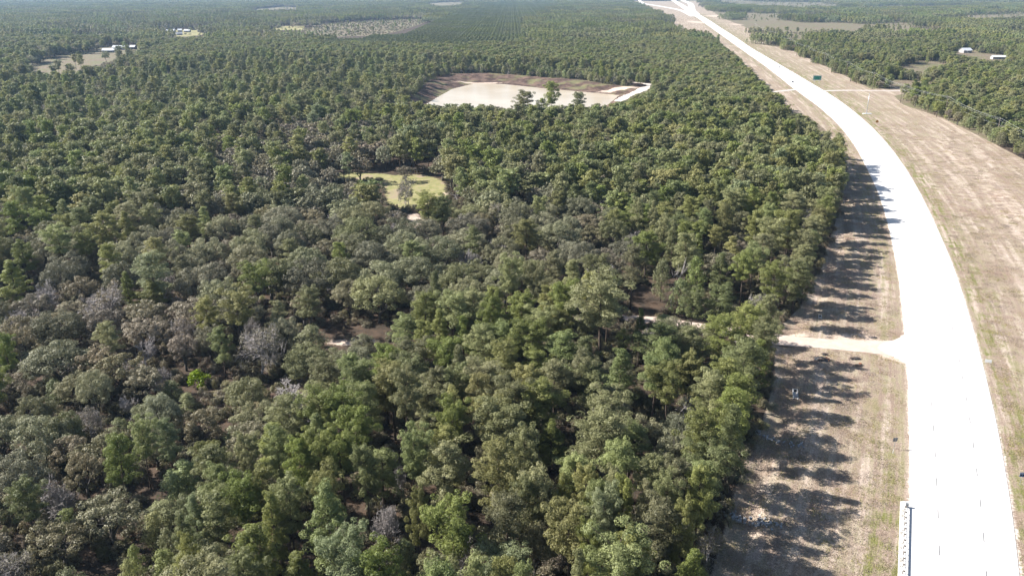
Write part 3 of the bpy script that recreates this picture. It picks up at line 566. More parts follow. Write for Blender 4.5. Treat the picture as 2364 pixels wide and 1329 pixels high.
def tufts(C, RAD, k, size, r, flat=0.8, up=0.35, jit=0.75, aspect=0.5, radial=0.0, hemi=0.25):
    """clumps of cards on the outside of small lumps"""
    n = len(C)
    cnt = np.maximum(3, (k * (RAD / RAD.mean()) ** 2).astype(int))
    ci = np.repeat(np.arange(n), cnt); m = len(ci)
    d = r.normal(size=(m, 3)); d[:, 2] = np.where(d[:, 2] < 0, d[:, 2] * hemi * 2, d[:, 2]); d = unit(d)
    rr = RAD[ci] * (0.80 + 0.26 * r.random(m))
    pos = C[ci] + d * rr[:, None] * np.array([1, 1, flat])
    nrm = d + np.array([0, 0, up]) + r.normal(size=(m, 3)) * jit * 0.42
    along = None
    if radial: along = d + r.normal(size=(m, 3)) * 0.5
    v = cards(pos, nrm, size * (0.7 + 0.6 * r.random(m)), aspect, r, along)
    tint = np.clip(r.random(n)[ci] * 0.7 + r.random(m) * 0.3, 0, 1)
    return v, tint

class Tree:
    def __init__(s): s.wood = MB(); s.lv = []; s.lt = []
    def leaf(s, vt): s.lv.append(vt[0]); s.lt.append(vt[1])

def limb_pts(p0, p1, sag, r, n=4):
    t = np.linspace(0, 1, n)[:, None]
    p = p0 * (1 - t) + p1 * t
    p[:, 2] += sag * np.sin(t[:, 0] * math.pi)
    p[1:-1] += r.normal(0, 0.04 * np.linalg.norm(p1 - p0), (n - 2, 3))
    return p

def make_pine(seed, lod, H=20.0, Rr=4.2, cb=0.42, nb=34, form='round', skew=0.0):
    r = np.random.default_rng(seed); T = Tree()
    lean = r.normal(0, 0.35, 2)
    zz_ = np.linspace(-0.6, H * 0.97, 7 if lod == 0 else 4)
    tp = np.stack([lean[0] * (zz_ / H) ** 2 + 0.12 * np.sin(zz_ * 0.3 + seed), lean[1] * (zz_ / H) ** 2, zz_], 1)
    T.wood.tube(tp, np.interp(zz_ / H, [0, 0.1, 0.6, 1], [0.30, 0.24, 0.15, 0.03]), 7 if lod == 0 else 4)
    C = []; RA = []
    nb = nb if lod == 0 else (nb if lod == 1 else 14)
    for i in range(nb):
        t = (i + r.random() * 0.8) / nb
        f = cb + (0.98 - cb) * t ** 0.9
        if form == 'round': prof = math.sqrt(max(0.04, 1 - ((t - 0.42) / 0.62) ** 2))
        elif form == 'flat': prof = math.sqrt(max(0.05, 1 - ((t - 0.66) / 0.70) ** 2))
        else: prof = (1 - t) ** 0.75 * 1.05 + 0.10
        ln = Rr * prof * r.uniform(0.70, 1.12)
        az = i * 2.399 + r.normal(0, 0.5)
        el = math.radians(-6 + 50 * t + r.normal(0, 8))
        zc = f * H
        base = np.array([np.interp(zc, zz_, tp[:, 0]), np.interp(zc, zz_, tp[:, 1]), zc])
        tip = base + np.array([math.cos(az) * math.cos(el), math.sin(az) * math.cos(el), math.sin(el)]) * ln
        if lod == 0:
            T.wood.tube(limb_pts(base, tip, -0.06 * ln, r, 3), [0.075, 0.05, 0.02], 3, cap=False)
        k = max(2, int(1.3 + ln * 0.80 + r.random()))
        for j in range(k):
            s = 0.38 + 0.66 * (j + r.random() * 0.6) / k
            p = base + (tip - base) * min(s, 1.05) + r.normal(0, 0.16 * ln, 3) * np.array([1, 1, 0.35]) * (0.5 + 0.5 * s)
            C.append(p); RA.append(r.uniform(0.65, 1.15) * (1.05 - 0.22 * t))
    top = tp[-1]
    for j in range(5): C.append(top + r.normal(0, 0.5, 3) * np.array([1, 1, 0.5]) + np.array([0, 0, 0.0])); RA.append(r.uniform(0.5, 0.8))
    if lod == 0:      # a few dead stubs under the crown
        for j in range(5):
            z = H * r.uniform(0.2, cb); az = r.random() * 6.28; L = r.uniform(0.5, 1.6)
            T.wood.tube([(0, 0, z), (math.cos(az) * L, math.sin(az) * L, z - 0.1)], [0.05, 0.02], 3, cap=False)
    C = np.array(C); RA = np.array(RA)
    if lod == 0: T.leaf(tufts(C, RA, 125, 0.36, r, flat=0.70, up=0.3, jit=0.95, aspect=0.30, radial=1))
    elif lod == 1: T.leaf(tufts(C, RA * 1.02, 26, 0.66, r, flat=0.72, up=0.4, jit=0.8, aspect=0.5))
    else: T.leaf(tufts(C, RA * 1.25, 3.4, 1.7, r, flat=0.8, up=0.5, jit=0.6, aspect=0.75))
    return T

def make_oak(seed, lod, H=14.0, Rr=7.0, sparse=1.0, base=0.30, nl=95, twiggy=0):
    r = np.random.default_rng(seed); T = Tree()
    cz = H * (0.40 + 0.5 * base); az_ = H - cz
    bumps = [(unit(r.normal(size=3) * np.array([1, 1, 0.6]) + np.array([0, 0, 0.3])), r.uniform(0.10, 0.26)) for _ in range(9)]
    dents = [(unit(r.normal(size=3) * np.array([1, 1, 0.5]) + np.array([0, 0, 0.2])), r.uniform(0.12, 0.26)) for _ in range(7)]
    nl = nl if lod < 2 else 34
    C = []; RA = []
    i = 0
    while len(C) < nl and i < nl * 6:
        i += 1
        d = unit(r.normal(size=3))
        if d[2] < -0.35: d[2] = -d[2] * 0.6
        d = unit(d)
        k = 1.0
        for b, a in bumps: k += a * max(0, (d @ b) - 0.72) / 0.28
        for b, a in dents: k -= a * max(0, (d @ b) - 0.78) / 0.22
        k *= r.uniform(0.80, 1.0) if r.random() < 0.78 else r.uniform(0.45, 0.75)
        zs = az_ if d[2] > 0 else (cz - H * base)
        p = np.array([d[0] * Rr * 0.86 * k, d[1] * Rr * 0.86 * k, cz + d[2] * zs * 0.90 * k])
        C.append(p); RA.append(r.uniform(0.75, 1.45) * Rr / 7.0)
    C = np.array(C); RA = np.array(RA)
    nt = 5 if lod else 8
    fork = H * r.uniform(0.16, 0.26)
    T.wood.tube([(0, 0, -0.6), (0.1, 0.05, fork * 0.5), (0.15, 0.0, fork)], [0.55, 0.42, 0.36], 7 if lod == 0 else 4)
    if lod < 2:
        for j in range(6 if lod == 0 else 3):
            tgt = C[r.integers(len(C))] * np.array([0.8, 0.8, 0.92])
            pts = limb_pts(np.array([0.15, 0, fork - 0.1]), tgt, 0.5, r, 5)
            T.wood.tube(pts, np.linspace(0.26, 0.06, 5), 5 if lod == 0 else 3, cap=False)
            if lod == 0:
                for q in range(7):
                    a = pts[r.integers(2, 4)]; d2 = C - a
                    near = C[np.argsort((d2 ** 2).sum(1))[r.integers(0, 14)]]
                    T.wood.tube(limb_pts(a, near, 0.1, r, 3), [0.10, 0.06, 0.03], 3, cap=False)
    kk = sparse
    if lod == 0: T.leaf(tufts(C, RA, 150 * kk, 0.31, r, flat=0.78, up=0.2, jit=0.85, aspect=0.6, hemi=0.3))
    elif lod == 1: T.leaf(tufts(C, RA * 1.02, 32 * max(kk, 0.7), 0.64, r, flat=0.78, up=0.35, jit=0.7, aspect=0.7, hemi=0.3))
    else: T.leaf(tufts(C, RA * 1.3, 3.6, 2.0, r, flat=0.85, up=0.4, jit=0.6, aspect=0.8))
    return T

def grow(T, p, d, ln, rad, depth, r, spread, out, rmin, up=0.06, nk=None):
    e = p + d * ln
    mid = p + d * ln * 0.5 + r.normal(0, 0.05 * ln, 3)
    if depth > 1: T.wood.tube([p, mid, e], [rad, rad * 0.82, max(rmin, rad * 0.62)], 5 if depth > 3 else 3, cap=False)
    else: T.wood.tube([p, e], [max(rmin, rad), rmin * 0.7], 3, cap=False)
    if depth == 0: out.append(e); return
    k = (3 if r.random() < 0.7 else 4) if nk is None else nk
    for i in range(k):
        nd = unit(d * (0.9 if i else 1.3) + r.normal(0, spread, 3) + np.array([0, 0, up]))
        st = mid if (i == k - 1 and depth > 1) else e
        grow(T, st, nd, ln * r.uniform(0.64, 0.88), max(rmin, rad * (0.60 if i else 0.70)), depth - 1, r, spread, out, rmin, up, nk)

def make_bare(seed, lod, H=12.0, Rr=5.0, leaves=0.0, stems=1, dome=False):
    r = np.random.default_rng(seed); T = Tree(); out = []
    for s in range(stems):
        b = np.array([r.normal(0, 0.5 * (stems > 1)), r.normal(0, 0.5 * (stems > 1)), -0.4])
        d = unit(np.array([r.normal(0, 0.12 + 0.4 * (stems > 1)), r.normal(0, 0.12 + 0.4 * (stems > 1)), 1.0]))
        grow(T, b, d, H * (0.22 if stems == 1 else 0.16), 0.26 if stems == 1 else 0.12, (6 if lod == 0 else 3) - (1 if stems > 1 and lod == 0 else 0), r, 0.62, out, 0.034 if lod == 0 else 0.08)
    V = np.concatenate(T.wood.v); rad = np.quantile(np.hypot(V[:, 0], V[:, 1]), 0.985); h = V[:, 2].max()
    for v in T.wood.v: v *= np.array([Rr / rad, Rr / rad, H / h])
    out = np.array(out) * np.array([Rr / rad, Rr / rad, H / h])
    if leaves > 0:
        pick = out[r.random(len(out)) < leaves * min(1.0, 520 / len(out))]
        T.leaf(tufts(pick, np.full(len(pick), 0.55), 9 if lod == 0 else 4, 0.40 if lod == 0 else 0.8, r, flat=0.8, jit=1.2, aspect=0.55, hemi=0.5))
    return T

def make_young(seed, lod, H=9.0, Rr=2.7):
    r = np.random.default_rng(seed); T = Tree()
    T.wood.tube([(0, 0, -0.4), (0, 0, H * 0.95)], [0.14, 0.03], 5 if lod == 0 else 3)
    C = []; RA = []
    nb = 44 if lod == 0 else (40 if lod == 1 else 9)
    for i in range(nb):
        t = (i + r.random()) / nb
        zc = H * (0.08 + 0.88 * t)
        ln = Rr * (math.sqrt(max(0, 1 - t ** 1.5)) * (0.75 + 0.25 * min(1, t * 6))) * r.uniform(0.65, 1.1)
        az = i * 2.399 + r.normal(0, 0.4)
        for s in ((0.55, 1.0) if lod < 2 else (0.9,)):
            C.append((math.cos(az) * ln * s, math.sin(az) * ln * s, zc + ln * s * 0.35)); RA.append(r.uniform(0.4, 0.7))
    C.append((0, 0, H)); RA.append(0.35)
    C = np.array(C); RA = np.array(RA)
    if lod == 0: T.leaf(tufts(C, RA, 46, 0.36, r, flat=1.0, up=0.7, jit=0.9, aspect=0.28, radial=1))
    elif lod == 1: T.leaf(tufts(C, RA * 1.05, 10, 0.62, r, flat=1.0, up=0.6, jit=0.7, aspect=0.55))
    else: T.leaf(tufts(C, RA * 1.8, 4, 1.5, r, flat=1.0, up=0.6, jit=0.6, aspect=0.75))
    return T

def make_bush(seed, lod, H=4.0, Rr=2.4, dense=1.0):
    r = np.random.default_rng(seed); T = Tree()
    for j in range(5):
        az = r.random() * 6.28
        T.wood.tube([(0, 0, -0.2), (math.cos(az) * Rr * 0.3, math.sin(az) * Rr * 0.3, H * 0.4), (math.cos(az) * Rr * 0.6, math.sin(az) * Rr * 0.6, H * 0.75)], [0.07, 0.05, 0.02], 3, cap=False)
    n = 26 if lod == 0 else 10
    d = unit(r.normal(size=(n, 3))); d[:, 2] = np.abs(d[:, 2])
    k = r.uniform(0.55, 0.95, n)[:, None]
    C = d * k * np.array([Rr * 0.85, Rr * 0.85, H * 0.80]) + np.array([0, 0, H * 0.12])
    T.leaf(tufts(C, r.uniform(0.45, 0.85, n) * Rr / 2.4, 34 * dense if lod == 0 else 8, 0.36 if lod == 0 else 0.8, r, flat=0.9, up=0.2, jit=0.9, aspect=0.55, hemi=0.4))
    return T

def set_leaf_mesh(name, T, mat):
    v = np.concatenate(T.lv); n = len(v) // 4
    me = bpy.data.meshes.new(name)
    me.vertices.add(len(v)); me.vertices.foreach_set('co', v.astype(np.float32).ravel())
    me.loops.add(n * 4); me.loops.foreach_set('vertex_index', np.arange(n * 4))
    me.polygons.add(n); me.polygons.foreach_set('loop_start', np.arange(n) * 4)
    at = me.attributes.new('tint', 'FLOAT', 'FACE'); at.data.foreach_set('value', np.concatenate(T.lt).astype(np.float32))
    me.materials.append(mat); me.update()
    return me

def whole_mesh(name, Ts, mats):
    """wood and leaves in one mesh (for woodland that is not picked apart); Ts: list of (Tree, woodmat, leafmat, matrix4 rows (x,y,rz,s))"""
    vs = []; fq = []; ft = []; mi_q = []; tint = []; off = 0
    faces = []; mi = []; tn = []
    for T, wm, lm, (ox, oy, rz, s) in Ts:
        c, sn = math.cos(rz), math.sin(rz)
        def tf(v): return np.stack([(v[:, 0] * c - v[:, 1] * sn) * s + ox, (v[:, 0] * sn + v[:, 1] * c) * s + oy, v[:, 2] * s], 1)
        w = np.concatenate(T.wood.v); vs.append(tf(w))
        for f in T.wood.f:
            faces.append([i + off for i in f]); mi.append(wm); tn.append(0.5)
        off += len(w)
        if T.lv:
            l = np.concatenate(T.lv); vs.append(tf(l)); n = len(l) // 4
            q = (np.arange(n * 4).reshape(n, 4) + off).tolist()
            faces += q; mi += [lm] * n; tn += np.concatenate(T.lt).tolist(); off += len(l)
    me = bpy.data.meshes.new(name)
    V = np.concatenate(vs).astype(np.float32)
    me.vertices.add(len(V)); me.vertices.foreach_set('co', V.ravel())
    ln = np.array([len(f) for f in faces]); flat = [i for f in faces for i in f]
    me.loops.add(len(flat)); me.loops.foreach_set('vertex_index', flat)
    me.polygons.add(len(faces)); me.polygons.foreach_set('loop_start', np.concatenate([[0], np.cumsum(ln)[:-1]]))
    me.polygons.foreach_set('material_index', mi)
    at = me.attributes.new('tint', 'FLOAT', 'FACE'); at.data.foreach_set('value', np.array(tn, np.float32))
    for m in mats: me.materials.append(m)
    me.update()
    return me

# variants: kind -> list of (Tree, nominal height, nominal crown width, wood material, leaf material)
forms = ['round', 'flat', 'round', 'round', 'flat', 'round', 'cone']
def kit(lod):
    K = {}
    K['pine'] = [(make_pine(100 + i, lod, 20, [4.2, 4.6, 3.8, 4.4, 4.8, 4.0, 3.6][i], [0.42, 0.55, 0.38, 0.47, 0.58, 0.35, 0.30][i], [36, 34, 34, 38, 34, 38, 36][i], forms[i]), 20, 8.6, 'bark', 'pine') for i in range(7 if lod == 0 else 4)]
    if lod == 1: K['planted'] = [(make_pine(150 + i, 1, 13, 3.4, 0.15, 30, 'cone'), 13, 6.8, 'bark', 'planted') for i in range(3)]
    K['oak'] = [(make_oak(200 + i, lod, 14, 7, 1.0, [0.25, 0.3, 0.22, 0.3, 0.2, 0.28][i]), 14, 14, 'oakbark', 'oak') for i in range(6 if lod == 0 else 3)]
    K['brown'] = [(make_oak(300 + i, lod, 13, 5.5, 0.72, 0.30, 70), 13, 11, 'oakbark', 'brown') for i in range(4 if lod == 0 else 3)]
    K['bare'] = [(make_bare(400 + i, lod, 12, 5, 0, [1, 3, 1, 4][i]), 12, 10, 'twig', 'brown') for i in range(4 if lod == 0 else 2)]
    K['half'] = [(make_bare(500 + i, lod, 14, 6, 0.55), 14, 12, 'twig', 'brown') for i in range(3 if lod == 0 else 2)]
    K['grey'] = [(make_bare(600 + i, lod, 13, 6, 0.22, 2), 13, 12, 'twig', 'oak') for i in range(2)]
    K['young'] = [(make_young(700 + i, lod), 9, 5.4, 'bark', 'young') for i in range(4 if lod == 0 else 3)]
    K['bush'] = [(make_bush(800 + i, lod), 4, 4.8, 'bark', 'shrub') for i in range(5 if lod == 0 else 3)]
    return K
K0 = kit(0)
K1 = kit(1)
def snag_tree(seed):
    r = np.random.default_rng(seed); T = Tree(); out = []
    grow(T, np.array([0, 0, -0.4]), np.array([0.05, 0, 1.0]), 6.0, 0.30, 2, r, 0.45, out, 0.05, 0.2)
    for j in range(7):
        z = r.uniform(4, 11); az = r.random() * 6.28; L = r.uniform(1.5, 3.5)
        T.wood.tube([(0, 0, z), (math.cos(az) * L * 0.6, math.sin(az) * L * 0.6, z + 0.5), (math.cos(az) * L, math.sin(az) * L, z + 1.6)], [0.09, 0.06, 0.03], 3, cap=False)
    V = np.concatenate(T.wood.v); rad = np.abs(V[:, :2]).max(); h = V[:, 2].max()
    for v in T.wood.v: v *= np.array([4 / rad, 4 / rad, 16 / h])
    return T
K0['snag'] = [(snag_tree(900 + i), 16, 8, 'snag', 'brown') for i in range(2)]
K0['lime'] = [(make_bush(950, 0, 4, 2.4, 1.5), 4, 4.8, 'bark', 'lime')]

# ------------------------------------------------------------------ where the trees stand
BLOCK = [n for n in AREAS if n not in ('pond_water', 'pond_view')]
BB = {n: (min(p[0] for p in AREAS[n]), max(p[0] for p in AREAS[n]), min(p[1] for p in AREAS[n]), max(p[1] for p in AREAS[n])) for n in AREAS}
def blocked(x, y, track=3.0):
    wob = np.clip((y - 450) / 900, 0, 1) * 16
    x = x + wob * np.sin(y * 0.045 + 2.2 * np.sin(x * 0.031)); y = y + wob * np.sin(x * 0.052 + 1.7 * np.sin(y * 0.027))
    b = np.zeros(x.shape, bool)
    for n in BLOCK:
        x0, x1, y0, y1 = BB[n]
        m = (x >= x0) & (x <= x1) & (y >= y0) & (y <= y1)
        if m.any(): b[m] |= pip(x[m], y[m], AREAS[n])
    b |= dist_poly(x, y, TRACK, False) < track
    b |= dist_poly(x, y, TRACK[:6], False) < 9.5
    for p in (RAMPL, RAMPM, RAMPR): b |= dist_poly(x, y, p, False) < 70
    return b
ZN = [z[0] for z in ZONES]
OPEN = [n for n in AREAS if n not in ('right_yard_b', 'brown_glade', 'sand_patch', 'pond_water', 'pond_rim', 'strip_path', 'brown_grass')]     # ground that lies open to view from the drone
def open_view(x, y, h, w=None):
    """a tree this tall and wide here would hide open ground behind it"""
    b = np.zeros(x.shape, bool)
    for side in ((0.0,) if w is None else (-0.38, 0.0, 0.38)):
        for f in (0.4, 0.75, 1.0):
            k = 100.0 / (100.0 - f * h)
            px, py = (x + (0 if w is None else side * w)) * k, y * k
            for n in OPEN:
                if n == 'verge' and side: continue
                x0, x1, y0, y1 = BB[n]
                m = (px >= x0) & (px <= x1) & (py >= y0) & (py <= y1)
                if m.any(): b[m] |= pip(px[m], py[m], AREAS[n])
    return b
def sight(x, y, h, w): return not open_view(np.array([x]), np.array([y]), h, w)[0]
def zone_of(x, y):
    z = np.full(x.shape, -1)
    for i, (n, poly) in enumerate(ZONES):
        m = (z < 0) & pip(x, y, poly)
        z[m] = i
    return z
# per zone: crown spacing, [(kind, probability, height range, crown width range)]
MIX = {
    'youngdark': (4.6, [('young', 0.85, (7, 11), (5, 7.5)), ('pine', 0.15, (12, 16), (6, 8))]),
    'brownoak': (9.5, [('brown', 0.62, (11, 15), (10, 15)), ('oak', 0.18, (11, 15), (10, 15)), ('pine', 0.14, (15, 20), (8, 10)), ('half', 0.06, (11, 14), (9, 12))]),
    'pine': (7.6, [('pine', 0.83, (13, 22.5), (6.5, 11.5)), ('oak', 0.07, (10, 14), (9, 13)), ('brown', 0.05, (9, 13), (8, 12)), ('grey', 0.02, (9, 12), (8, 11)), ('young', 0.03, (6, 10), (4, 6))]),
    'oak': (11.0, [('oak', 0.72, (12, 16.5), (12, 19)), ('brown', 0.10, (11, 14), (9, 14)), ('pine', 0.14, (15, 19), (7, 10)), ('bare', 0.02, (9, 12), (8, 10)), ('half', 0.02, (11, 14), (9, 12))]),
    'leftmix': (8.4, [('oak', 0.34, (9, 14), (9, 15)), ('brown', 0.32, (9, 13), (8, 13)), ('half', 0.09, (10, 14), (8, 12)), ('bare', 0.06, (8, 12), (7, 11)), ('pine', 0.13, (13, 18), (6, 8.5)), ('young', 0.06, (5, 9), (4, 6))]),
    'plantation': (6.0, [('planted', 1.0, (12.5, 13.5), (6.4, 7.2))]),
    'pinebelt': (6.4, [('pine', 0.72, (12, 17), (6.5, 9)), ('brown', 0.14, (8, 12), (8, 11)), ('young', 0.14, (8, 11), (5, 7))]),
    'young': (5.6, [('young', 0.42, (6, 11), (4.8, 7.5)), ('brown', 0.17, (5, 9), (6, 10)), ('oak', 0.16, (5, 9), (6, 9)), ('pine', 0.14, (9, 13), (5.5, 8)), ('pine', 0.04, (16, 21), (7, 10)), ('half', 0.07, (6, 10), (5, 8))]),
    'oakpine': (8.6, [('pine', 0.60, (13, 22), (7, 11.5)), ('oak', 0.20, (11, 15), (10, 15)), ('brown', 0.17, (10, 14), (9, 14)), ('half', 0.03, (10, 14), (8, 12))]),
    'cutover': (5.8, [('young', 0.42, (6, 10), (5, 7.5)), ('oak', 0.26, (6, 10), (6, 10)), ('pine', 0.18, (9, 14), (5, 8)), ('half', 0.14, (6, 10), (6, 9))]),
    'right': (6.2, [('young', 0.42, (7, 11), (5, 7.5)), ('pine', 0.42, (10, 16), (6.5, 9)), ('brown', 0.09, (7, 11), (7, 11)), ('oak', 0.07, (7, 11), (7, 11))]),
    'far': (9.0, [('pine', 0.46, (14, 20), (8, 11)), ('oak', 0.26, (11, 16), (10, 16)), ('brown', 0.28, (10, 14), (9, 14))]),
}
def zname(i, x, y):
    if i >= 0: return ZN[i]
    return 'right' if x > road_r(min(max(y, 107), 3200)) else 'far'

trees = []      # dict(kind, x, y, h, w, label)
cells = {}
def put(k, x, y, h, w, lab=''):
    trees.append(dict(k=k, x=x, y=y, h=h, w=w, lab=lab))
    cells.setdefault((int(x // 12), int(y // 12)), []).append((x, y, w))
def clear(x, y, w, f):
    a, b = int(x // 12), int(y // 12)
    for i in (a - 1, a, a + 1):
        for j in (b - 1, b, b + 1):
            for (u, v, q) in cells.get((i, j), ()):
                if (u - x) ** 2 + (v - y) ** 2 < (f * (q + w)) ** 2: return False
    return True
for k, x, y, h, w, lab in TREES:
    d_ = float(dist_poly(np.array([x]), np.array([y]), TRACK[:6], False)[0])
    if d_ < 9.5 and x > 30: y += (9.5 - d_) * (1 if y > np.interp(x, [p[0] for p in TRACK[::-1]], [p[1] for p in TRACK[::-1]]) else -1)
    put(k, x, y, h, min(w * (1.22 if k == 'pine' else 1.12), 0.60 * h if k == 'pine' and 'tallest' not in lab else 99, 19.0), lab)
N_HAND = len(trees)
NEAR = 330.0
edge_line = resample(AREAS['verge'][1:17], 4.5)
for ex_, ey_ in edge_line:
    ex_ -= 3.5 + rng.random() * 2.5; w_ = rng.uniform(7, 9.5); h_ = rng.uniform(15, 20)
    if float(dist_poly(np.array([ex_]), np.array([ey_]), TRACK, False)[0]) > 9.0 and clear(ex_, ey_, w_, 0.30): put('pine', float(ex_), float(ey_), h_, w_)
g = 2.4
gx, gy = np.meshgrid(np.arange(-330, 330, g), np.arange(66, NEAR, g))
gx = (gx + rng.uniform(-1.2, 1.2, gx.shape)).ravel(); gy = (gy + rng.uniform(-1.2, 1.2, gy.shape)).ravel()
ok = (np.abs(gx) < gy * 0.78 + 45) & ~blocked(gx, gy, 2.6)
gx, gy = gx[ok], gy[ok]
zi = zone_of(gx, gy)
for i in rng.permutation(len(gx)):
    zn_ = zname(zi[i], gx[i], gy[i])
    sp, mix = MIX[zn_]
    gap = math.sin(gx[i] * 0.085 + 1.9 * math.sin(gy[i] * 0.05)) * math.sin(gy[i] * 0.10 + 1.3 * math.sin(gx[i] * 0.045))
    if gap > (0.50 if zn_ == 'leftmix' else 0.74): continue
    q = rng.random(); acc = 0
    for kd, p, hr, wr in mix:
        acc += p
        if q <= acc: break
    h = rng.uniform(*hr); w = rng.uniform(*wr)
    if clear(gx[i], gy[i], w, 0.42 if kd in ('pine', 'young') else 0.37) and sight(gx[i], gy[i], h, w):
        put(kd, float(gx[i]), float(gy[i]), h, w)
# mid distance: jittered grid thinned by zone
g = 4.0
gx, gy = np.meshgrid(np.arange(-1300, 1300, g), np.arange(NEAR, 1500, g))
gx = (gx + rng.uniform(-1.8, 1.8, gx.shape)).ravel(); gy = (gy + rng.uniform(-1.8, 1.8, gy.shape)).ravel()
ok = (np.abs(gx) < gy * 0.74 + 40)
gx, gy = gx[ok], gy[ok]
ok = ~blocked(gx, gy)
for n, pr in (('house_field', 0.035), ('right_yard', 0.05), ('pond_rim', 0.0), ('house_gap_right', 0.03)):
    ok |= pip(gx, gy, AREAS[n]) & (rng.random(len(gx)) < pr)
gx, gy = gx[ok], gy[ok]
zi = zone_of(gx, gy)
names = np.array(ZN + ['far'])[zi]
rightm = (zi < 0) & (gx > road_r(np.clip(gy, 107, 3200)))
names = np.where(rightm, 'right', names)
spc = np.array([MIX[n][0] for n in names])
keep = (rng.random(len(gx)) < (g / spc) ** 2 * 1.30) & (names != 'plantation')
dens = np.sin(gx * 0.021 + 1.3 * np.sin(gy * 0.013)) * np.sin(gy * 0.017 + np.sin(gx * 0.009))
keep &= ~((names == 'right') & (dens > 0.50) & (gx > road_r(np.clip(gy, 107, 3200)) + 75)) & ~((names == 'cutover') & (dens > 0.55))
gx, gy, names = gx[keep], gy[keep], names[keep]
ra, rb = np.meshgrid(np.arange(-900, 900, 7.6), np.arange(-900, 900, 5.2))
ra = (ra + rng.normal(0, 0.6, ra.shape)).ravel(); rb = (rb + rng.normal(0, 0.9, rb.shape)).ravel()
px_ = ra * math.cos(-0.06) - rb * math.sin(-0.06); py_ = 1300 + ra * math.sin(-0.06) + rb * math.cos(-0.06)
ok = (py_ > NEAR) & (py_ < 1500); px_, py_ = px_[ok], py_[ok]
zz_p = zone_of(px_, py_); ok = (zz_p == ZN.index('plantation')); ok[ok] &= ~blocked(px_[ok], py_[ok]); px_, py_ = px_[ok], py_[ok]
gx = np.concatenate([gx, px_]); gy = np.concatenate([gy, py_]); names = np.concatenate([names, np.full(len(px_), 'plantation')])
mid = dict(k=[], x=gx, y=gy, h=np.zeros(len(gx)), w=np.zeros(len(gx)))
for i in range(len(gx)):
    q = rng.random(); acc = 0
    for kd, p, hr, wr in MIX[names[i]][1]:
        acc += p
        if q <= acc: break
    mid['k'].append(kd); mid['h'][i] = hr[0] + (hr[1] - hr[0]) * rng.random(); mid['w'][i] = wr[0] + (wr[1] - wr[0]) * rng.random()

ok = ~open_view(mid['x'], mid['y'], mid['h'], mid['w']) | ((rng.random(len(mid['x'])) < 0.05) & (mid['x'] < -200))
fx, fy, fk, fh, fw = [], [], [], [], []
for n, cnt in (('clearcut', 150), ('right_field_a', 60), ('right_field_b', 40), ('right_field_c', 60), ('right_field_d', 260), ('right_field_e', 120), ('far_field', 14), ('far_field_b', 30), ('far_brown', 30), ('house_yard', 10)):
    x0, x1, y0, y1 = BB[n]
    ax, ay = rng.uniform(x0, x1, cnt * 2), rng.uniform(y0, y1, cnt * 2); m = pip(ax, ay, AREAS[n])
    for x_, y_ in zip(ax[m], ay[m]):
        k_ = ('young', 'brown', 'oak', 'pine')[int(rng.choice(4, p=[0.5, 0.2, 0.2, 0.1]))]
        fx.append(x_); fy.append(y_); fk.append(k_); fh.append(rng.uniform(3, 8) if k_ != 'pine' else 13); fw.append(rng.uniform(3, 8))
mid = dict(k=mid['k'] + fk, x=np.concatenate([mid['x'], fx]), y=np.concatenate([mid['y'], fy]), h=np.concatenate([mid['h'], fh]), w=np.concatenate([mid['w'], fw]))
ok = np.concatenate([ok, np.ones(len(fx), bool)])
mid = dict(k=[k for k, q in zip(mid['k'], ok) if q], x=mid['x'][ok], y=mid['y'][ok], h=mid['h'][ok], w=mid['w'][ok])

# ------------------------------------------------------------------ the trees that can be picked out: objects of their own
CP, SP = math.cos(R_(21.0983)), math.sin(R_(21.0983))
def project(x, y, z):
    dz = z - 100.0
    dep = y * CP - dz * SP; up = y * SP + dz * CP
    return 1182 + 1800 * x / dep, 664.5 - 1800 * up / dep, dep
FAM = dict(pine='pine', oak='oak', brown='oak', half='oak', grey='oak', bare='bare', snag='snag', young='young', lime='bush', bush='bush')
for i, t in enumerate(trees):
    u, v, dep = project(t['x'], t['y'], t['h'] * 0.75)
    t['d'] = dep; t['in'] = -40 < u < 2400 and -20 < v < 1345 and dep > 60
    t['size'] = t['w'] * 1800 / dep + (1000 if i < N_HAND else 0)
    t['u'], t['v'] = u, v
LIMIT = dict(pine=295, oak=295, bare=60, snag=5, young=120, bush=10)
chosen = set()
for fam, lim in LIMIT.items():
    c = [i for i, t in enumerate(trees) if FAM[t['k']] == fam and t['in']]
    c.sort(key=lambda i: -trees[i]['size'])
    chosen |= set(c[:lim])
LANDMARK = [("the lime-green bush", -79.0, 182.0), ("the tall bare-trunked pine", None, None), ("the concrete culvert", 74.4, 181.0), ("the lone clearing tree", None, None),
            ("the sandy glade", -48.0, 214.0), ("the forked grey snag", None, None), ("the grey leafless oak dome", None, None), ("the low grey twig thicket", None, None), ("the driveway mouth", 110.0, 210.0),
            ("the spreading fork-limbed oak", None, None), ("the guard rail end", 81.0, 133.5), ("the pale half-bare oak", None, None), ("the ash-grey verge oak", None, None), ("the vivid green round pine", None, None),
            ("the bottom-edge olive oak", None, None), ("the silver tree by bright pines", None, None), ("the dark-gap leafless tree", None, None), ("the silvery left-edge oak", None, None), ("the silver-grey leafless tree", None, None), ("the rock rubble", 48.0, 129.0), ("the brown grass glade", -60.0, 174.0), ("the golden bush among oaks", None, None), ("the dark clearing-edge bush", None, None), ("the left-edge leafless tree", None, None), ("the dense dark track pine", None, None)]
